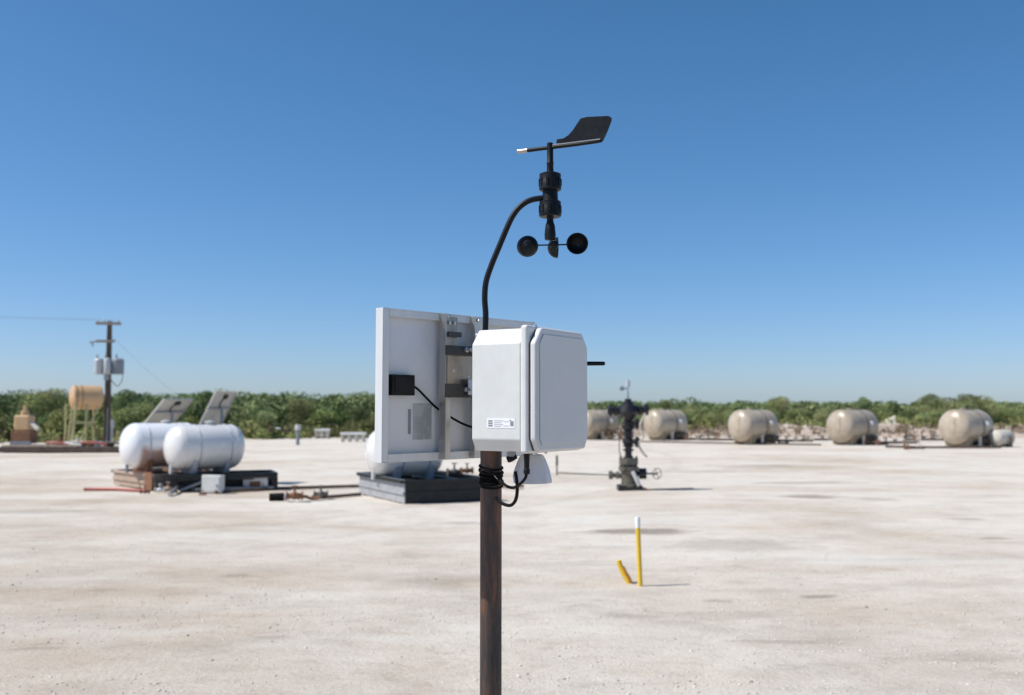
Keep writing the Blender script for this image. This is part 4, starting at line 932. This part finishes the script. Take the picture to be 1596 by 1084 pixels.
# ---- cable loops (two), from the glands round to the post
tag(MB().tube([at(821, 732, 2.75), at(819, 745, 2.76), at(810, 755, 2.78), at(800, 760.5, 2.82), at(790, 758, 2.86), at(781, 751, 2.90), at(775, 748, 2.915)], .0042, 10).build('looped_cable', 'blkrub'), 'thin black cable looping from under the box back to the post tape, upper of two', 'cable')
tag(MB().tube([at(803, 735, 2.80), at(805.5, 750, 2.80), at(806, 768, 2.82), at(803, 781, 2.84), at(796, 788, 2.87), at(786, 786.5, 2.89), at(779, 782, 2.91), at(774, 776, 2.918)], .0050, 10).build('looped_cable', 'blkrub'), 'black cable hanging in a deep hook beside the post, lower of two', 'cable')

# ---- hanging cone shield
cp = at(829, 708, 2.90)
t = thing('sensor_cone', 'pale grey cone-shaped sensor shield hanging under the equipment box', 'sensor', cp)
hc = cp.z-at(829, 753, 2.90).z
b = MB(); b.lathe((0, 0, 0), (0, 0, -1), [(0, .026), (.004, .034), (.014, .040), (hc*.55, .052), (hc*.9, .0585), (hc, .0585), (hc, .055), (hc*.9, .0545), (.02, .036), (.01, .01)], 8)
b.build('shield', 'cone', t, bevel=.002)
MB().cyl((0, 0, .02), (0, 0, -hc*.8), .016, .016, 14).build('sensor_core', 'cone', t)

# ---- large solar panel seen from behind
al = R(47); u = Vector((math.cos(al), math.sin(al), 0)); nb = Vector((math.sin(al), -math.cos(al), 0))
PL = at(597, 479.5, 2.86); PB = at(594.5, 722, 2.86); PH = PL.z-PB.z; PW = .665; PT = .032; tl = math.atan((PL.x-PB.x)/PH/nb.x)
up_ = (Vector((0, 0, 1))*math.cos(tl)+nb*math.sin(tl)).normalized(); nbt = u.cross(up_).normalized()
if nbt.dot(nb) < 0: nbt = -nbt
# local frame: X = across (u), Y = away from the viewer (-nb), Z = up the panel
TPm = Matrix(((u.x, -nbt.x, up_.x, PB.x), (u.y, -nbt.y, up_.y, PB.y), (u.z, -nbt.z, up_.z, PB.z), (0, 0, 0, 1)))
sp = thing('solar_panel', 'large solar panel seen from behind, silver frame, black junction box', 'solar panel', PB)
TS = Matrix.Translation(-PB) @ TPm
# rails: each an L/U profile, outer web + back lip
def rail(b, x0, x1, z0_, z1_): b.box(((x0+x1)/2, PT/2, (z0_+z1_)/2), (x1-x0, PT, z1_-z0_))
b = MB(TS); rail(b, 0, .003, 0, PH); b.box((.0135, .0015, PH/2), (.021, .003, PH)); b.box((.008, PT-.004, PH/2), (.01, .008, PH-.01)); b.build('frame_rail', 'alu', sp, bevel=.0008)
b = MB(TS); rail(b, PW-.003, PW, 0, PH); b.box((PW-.0135, .0015, PH/2), (.021, .003, PH)); b.build('frame_rail', 'alu', sp, bevel=.0008)
b = MB(TS); rail(b, .0035, PW-.0035, PH-.003, PH); b.box((PW/2, .0015, PH-.0135), (PW-.05, .003, .021)); b.build('frame_rail', 'alu', sp, bevel=.0008)
b = MB(TS); rail(b, .0035, PW-.0035, 0, .003); b.box((PW/2, .0015, .0135), (PW-.05, .003, .021)); b.build('frame_rail', 'alu', sp, bevel=.0008)
MB(TS).box((PW/2, PT-.008, PH/2), (PW-.008, .004, PH-.008)).build('backsheet', 'backsheet', sp)
MB(TS).box((PW/2, PT-.0035, PH/2), (PW-.007, .0025, PH-.007)).build('glass', 'cells', sp)
bs = PT-.010
def onp(px, py, dy=bs):    # reading -> local point on the plane y = dy of the panel
    T_ = TPm; o_ = T_ @ Vector((0, dy, 0)); nn = (T_.to_3x3() @ Vector((0, 1, 0))); r = ray(px, py); e = Vector((0, 0, EYE)); tt = (o_-e).dot(nn)/r.dot(nn); return T_.inverted() @ (e+r*tt)
a, c = onp(603, 584), onp(638, 617)
jb = MB(TS).box(((a.x+c.x)/2, bs-.013, (a.z+c.z)/2), (c.x-a.x, .026, abs(a.z-c.z))).build('junction_box', 'blk', sp, bevel=.003)
MB(TS).box(((a.x+c.x)/2, bs-.0272, (a.z+c.z)/2), ((c.x-a.x)*.8, .0024, abs(a.z-c.z)*.78)).build('cover', 'blk', jb, bevel=.001)
a, c = onp(643.5, 629), onp(672, 685)
lb_ = MB(TS).box(((a.x+c.x)/2, bs-.0005, (a.z+c.z)/2), (c.x-a.x, .001, abs(a.z-c.z))).build('rating_label', 'dlabel', sp)
for j in range(0):
    wj = (c.x-a.x)*(.78 if j % 3 else .5); MB(TS).box((a.x+(c.x-a.x)*.1+wj/2, bs-.00125, a.z-abs(a.z-c.z)*(.1+.095*j)), (wj, .0005, abs(a.z-c.z)*.03)).build('print_line', 'lgrey' if j % 2 else 'dark', lb_)
a, c = onp(636, 638), onp(640, 677)
MB(TS).box(((a.x+c.x)/2, bs-.0005, (a.z+c.z)/2), (c.x-a.x, .001, abs(a.z-c.z))).build('barcode_label', 'dark', sp)
# cable
pts = [onp(639, 600, bs-.012), onp(650, 606, bs-.02), onp(664, 620, bs-.018), onp(678, 634, bs-.012), onp(692, 644, bs-.012), onp(710, 655, bs-.03), onp(724, 662, bs-.06), onp(741, 668, bs-.10)]
MB(TS).tube(pts, .0036, 10).build('output_cable', 'blkrub', sp)
# two vertical mounting channels on the back
ch1 = onp(682, 487, -.0); ch1b = onp(681, 712, 0)
def channel(x, w_, zlo, zhi, dep=.026):
    b = MB(TS); b.box((x+w_/2, -.002, (zlo+zhi)/2), (w_, .003, zhi-zlo)); b.box((x+.0015, -dep/2-.0035, (zlo+zhi)/2), (.003, dep, zhi-zlo)); return b
channel(ch1.x+.008, .046, .002, PH-.002).build('mounting_channel', 'chan', sp, bevel=.0007)
c2x = onp(733, 495, 0).x
channel(c2x, .05, .002, PH-.002, .018).build('mounting_channel', 'chan', sp, bevel=.0007)
b = MB(TS)
for xx in (ch1.x+.022, ch1.x+.040): b.lathe((xx, -.0035, PH-.013), (0, -1, 0), [(0, .0052), (.004, .0052), (.0042, .0035), (.006, .003)], 6)
b.lathe((c2x+.03, -.0035, PH-.013), (0, -1, 0), [(0, .0052), (.004, .0052), (.0042, .0035), (.006, .003)], 6)
b.build('bolt', 'galv', sp)
# cross plates + arms to the post
za, zb = onp(700, 546, -.03).z, onp(700, 609, -.03).z
arm = pp-PB; q = TS.inverted() @ (pp-PB)   # post axis foot in panel frame
px_post, py_post = q.x, q.y
b = MB(TS); b.box((ch1.x+.075, -.0285, za), (.135, .004, .030)); b.build('cross_bar', 'dgalv', sp, bevel=.0008)
b = MB(TS); b.box((ch1.x+.075, -.0285, zb), (.135, .004, .042)); b.build('cross_bar', 'dgalv', sp, bevel=.0008)
M['gplate'] = mat('galvanised_reflection_tint', (.24, .21, .18), .28, metal=.75, c2=(.50, .42, .33), scale=7, stretch=(1, 1, .4))  # brown mottling puts warm reflections into the plate's colour
MB(TS).box((ch1.x+.085, -.022, (za+zb)/2), (.13, .003, (za-zb)-.012)).build('bracket_plate', 'gplate', sp, bevel=.0006)
MB(TS).box((ch1.x+.040, -.018, (PH+za)/2-.002), (.052, .003, PH-za-.02)).build('bracket_plate', 'gplate', sp, bevel=.0006)
for zz_, xx_ in ((PH-.03, .03), (PH-.03, .05), ((za+zb)/2, .045), ((za+zb)/2-.02, .11)): MB(TS).lathe((ch1.x+xx_, -.020, zz_), (0, -1, 0), [(0, .006), (.004, .006), (.0045, .0035), (.007, .003)], 6).build('bolt', 'galv', sp)
MB(TS).box((ch1.x+.125, -.05, zb+.004), (.03, .05, .046)).build('saddle_clamp', 'galv', sp, bevel=.002)
MB(TS).lathe((ch1.x+.10, -.045, za+.006), (1, 0, .1), [(0, .006), (.012, .006), (.013, .0095), (.022, .0095), (.024, .005), (.05, .005)], 10).build('clamp_bolt', 'galv', sp)
b = MB(TS); zc_ = onp(700, 521, -.03).z; b.box((ch1.x+.045, -.03, zc_), (.055, .003, .016)); b.build('bracket_tab', 'dgalv', sp)
for zz_ in (za, zb):
    P0 = TS @ Vector((px_post-.012, -.03, zz_)); P1 = Vector((0, 0, 0))
    b = MB(TS); b.box((ch1.x+.13, -.075, zz_), (.028, .09, .024)); b.build('standoff_arm', 'galv', sp, bevel=.001)
    wz = (TS @ Vector((px_post, py_post, zz_))).z
    ctr = Vector((pp.x-PB.x, pp.y-PB.y, wz))
    MB().torus(ctr, (0, 0, 1), PR+.005, .004, 32, 8).build('u_bolt', 'galv', sp)
    b = MB(TS)
    for dx in (-.004, .02):
        b.lathe((ch1.x+.095+dx, -.031, zz_+.004), (0, -1, 0), [(0, .009), (.007, .009), (.008, .0055), (.022, .005)], 6)
    b.build('nut', 'galv', sp)
MB(TS).box((ch1.x+.112, -.06, zb+.012), (.03, .05, .05), rz=R(20)).build('tilt_clamp', 'galv', sp, bevel=.002)
b = MB(); b.lathe(L(742, 523)+pp-PB, (1, -.2, 0), [(0, .007), (.006, .007), (.007, .004), (.03, .004)], 8); b.build('clamp_bolt', 'galv', sp)

# ---- wind sensor on a bent arm
ws0 = at(757.5, 522, YP)
ws = thing('wind_sensor', 'black wind vane and cup anemometer on a bent black arm', 'anemometer', ws0)
def S(px, py, Y=YP): return at(px, py, Y)-ws0
MB().tube([S(755.5, 545), S(756.5, 515), S(757, 490), S(755.5, 465), S(757.5, 440), S(765.5, 415), S(777, 387), S(789.5, 357), S(798, 339), S(808, 325), S(820, 315.5), S(832, 311), S(846, 309)], .0088, 16, 6).build('arm', 'blk', ws)
X0 = 857.5
def V_(py, px=X0): return S(px, py)
def lz(pys, rs_, nm, seg=24, px0=None, bev=0, mm='blk', top=None):
    base = V_(pys[0]); prof = [((V_(y_).z-base.z), r*YP/F) for y_, r in zip(pys, rs_)]
    prof = [(t_, r_) for t_, r_ in prof]
    return MB().lathe(base, (.012, 0, 1) if False else (0, 0, 1), prof, seg).build(nm, mm, ws)
lz([270, 268, 258, 257, 254, 253, 224, 223], [6, 5.5, 5.2, 5.6, 5.6, 5.0, 5.0, 3.5], 'vane_shaft')
lz([297.5, 296, 285, 284, 272, 270], [16, 17.5, 17.5, 17, 17, 12], 'upper_collar')
b = MB(); c_ = V_(284)
for k in range(10): a = k*math.pi/5; b.box((c_.x+17.2*YP/F*math.cos(a), c_.y+17.2*YP/F*math.sin(a), c_.z-.002), (.004, .006, .022), rz=a)
b.build('grip_rib', 'blk', ws)
lz([315, 313, 300, 297], [13, 12.5, 12, 11.5], 'neck')
lz([338.5, 337, 325, 324, 315, 313], [16, 17.5, 17.5, 17, 17, 13], 'lower_collar')
b = MB(); c_ = V_(326)
for k in range(10): a = k*math.pi/5+.2; b.box((c_.x+17.2*YP/F*math.cos(a), c_.y+17.2*YP/F*math.sin(a), c_.z-.002), (.004, .006, .022), rz=a)
b.build('grip_rib', 'blk', ws)
X0 = 860.5
lz([374, 366, 352, 346, 342, 338], [8.5, 9, 7.5, 5.5, 5.2, 6], 'rotor_shaft')
hub = S(864, 382)
MB().lathe(hub+Vector((0, 0, -.019)), (0, 0, 1), [(0, .002), (.006, .007), (.016, .0125), (.024, .0125), (.03, .009)], 16).build('hub', 'blk', ws)
kx = YP/F
def cup(ang, dist, nm='cup'):
    d = Vector((math.cos(ang), math.sin(ang), 0)); tdir = Vector((-math.sin(ang), math.cos(ang), 0)); c_ = hub+d*dist; r = .0315
    a_ = MB().cyl(hub+d*.006, hub+d*(dist-r*.75), .0024, .0022, 8).build('cup_arm', 'blk', ws)
    prof = []
    for k in range(10): a = math.pi/2*k/9; prof.append((r*.92*(1-math.cos(a)), max(r*math.sin(a), .0008)))
    inner = [(t_+.0016, max(r_-.0018, .0006)) for t_, r_ in prof]
    full = prof+[(r*.94, r+.0012), (r*.97, r+.0012), (r*.97, r-.0018)]+list(reversed(inner[:-1]))
    MB().lathe(c_+tdir*r*.5, -tdir, full, 32, closed=False).build(nm, 'blk', ws)
# arms seen left, right and away; openings turn the same way round
cup(R(180-8), 43.5*kx); cup(R(-8), 34.5*kx+.004) ; cup(R(93), .052)
# vane: arm, counterweight, tail
vd = Vector((.905, -.425, 0)).normalized(); vc = S(X0-3.5, 230.5)
def vp(px, py):  # reading -> (distance along vane, height) in the vertical plane of the vane
    nrm = Vector((-vd.y, vd.x, 0)); r = ray(px, py); e = Vector((0, 0, EYE)); o_ = vc+ws0; tt = (o_-e).dot(nrm)/r.dot(nrm); P = e+r*tt-o_; return P.dot(vd), P.z
TV = Matrix.Translation(vc) @ Matrix(((vd.x, -vd.y, 0, 0), (vd.y, vd.x, 0, 0), (0, 0, 1, 0), (0, 0, 0, 1)))
a = vp(821, 235)[0]; c = vp(900, 228)[0]; e_ = vp(806, 236)[0]; f_ = vp(938, 222)[0]
MB(TV).lathe((a, 0, 0), (1, 0, 0), [(0, .0062), (c-a, .0055), (f_-a-.01, .0042), (f_-a, .002)], 14).build('vane_arm', 'blk', ws)
MB(TV).lathe((e_, 0, 0), (1, 0, 0), [(0, .0035), (.003, .0066), (a-e_+.003, .0066)], 16).build('counterweight', 'tip', ws)
poly = [vp(*q_) for q_ in ((867, 224), (868, 217.5), (878, 216), (886, 211), (893, 203), (905, 185), (915, 182.5), (948, 181), (953.5, 184), (953, 189), (947, 205), (940, 220), (937, 222.5))]
MB(TV).prism(poly, -.0013, .0013).build('tail_fin', 'blk', ws, bevel=.0006)
a = vp(862, 226)[0]; c = vp(936, 221)[0]
MB(TV).box(((a+c)/2, -.0035, .0062), (c-a, .003, .003)).build('fin_rib', 'cuprs', ws)
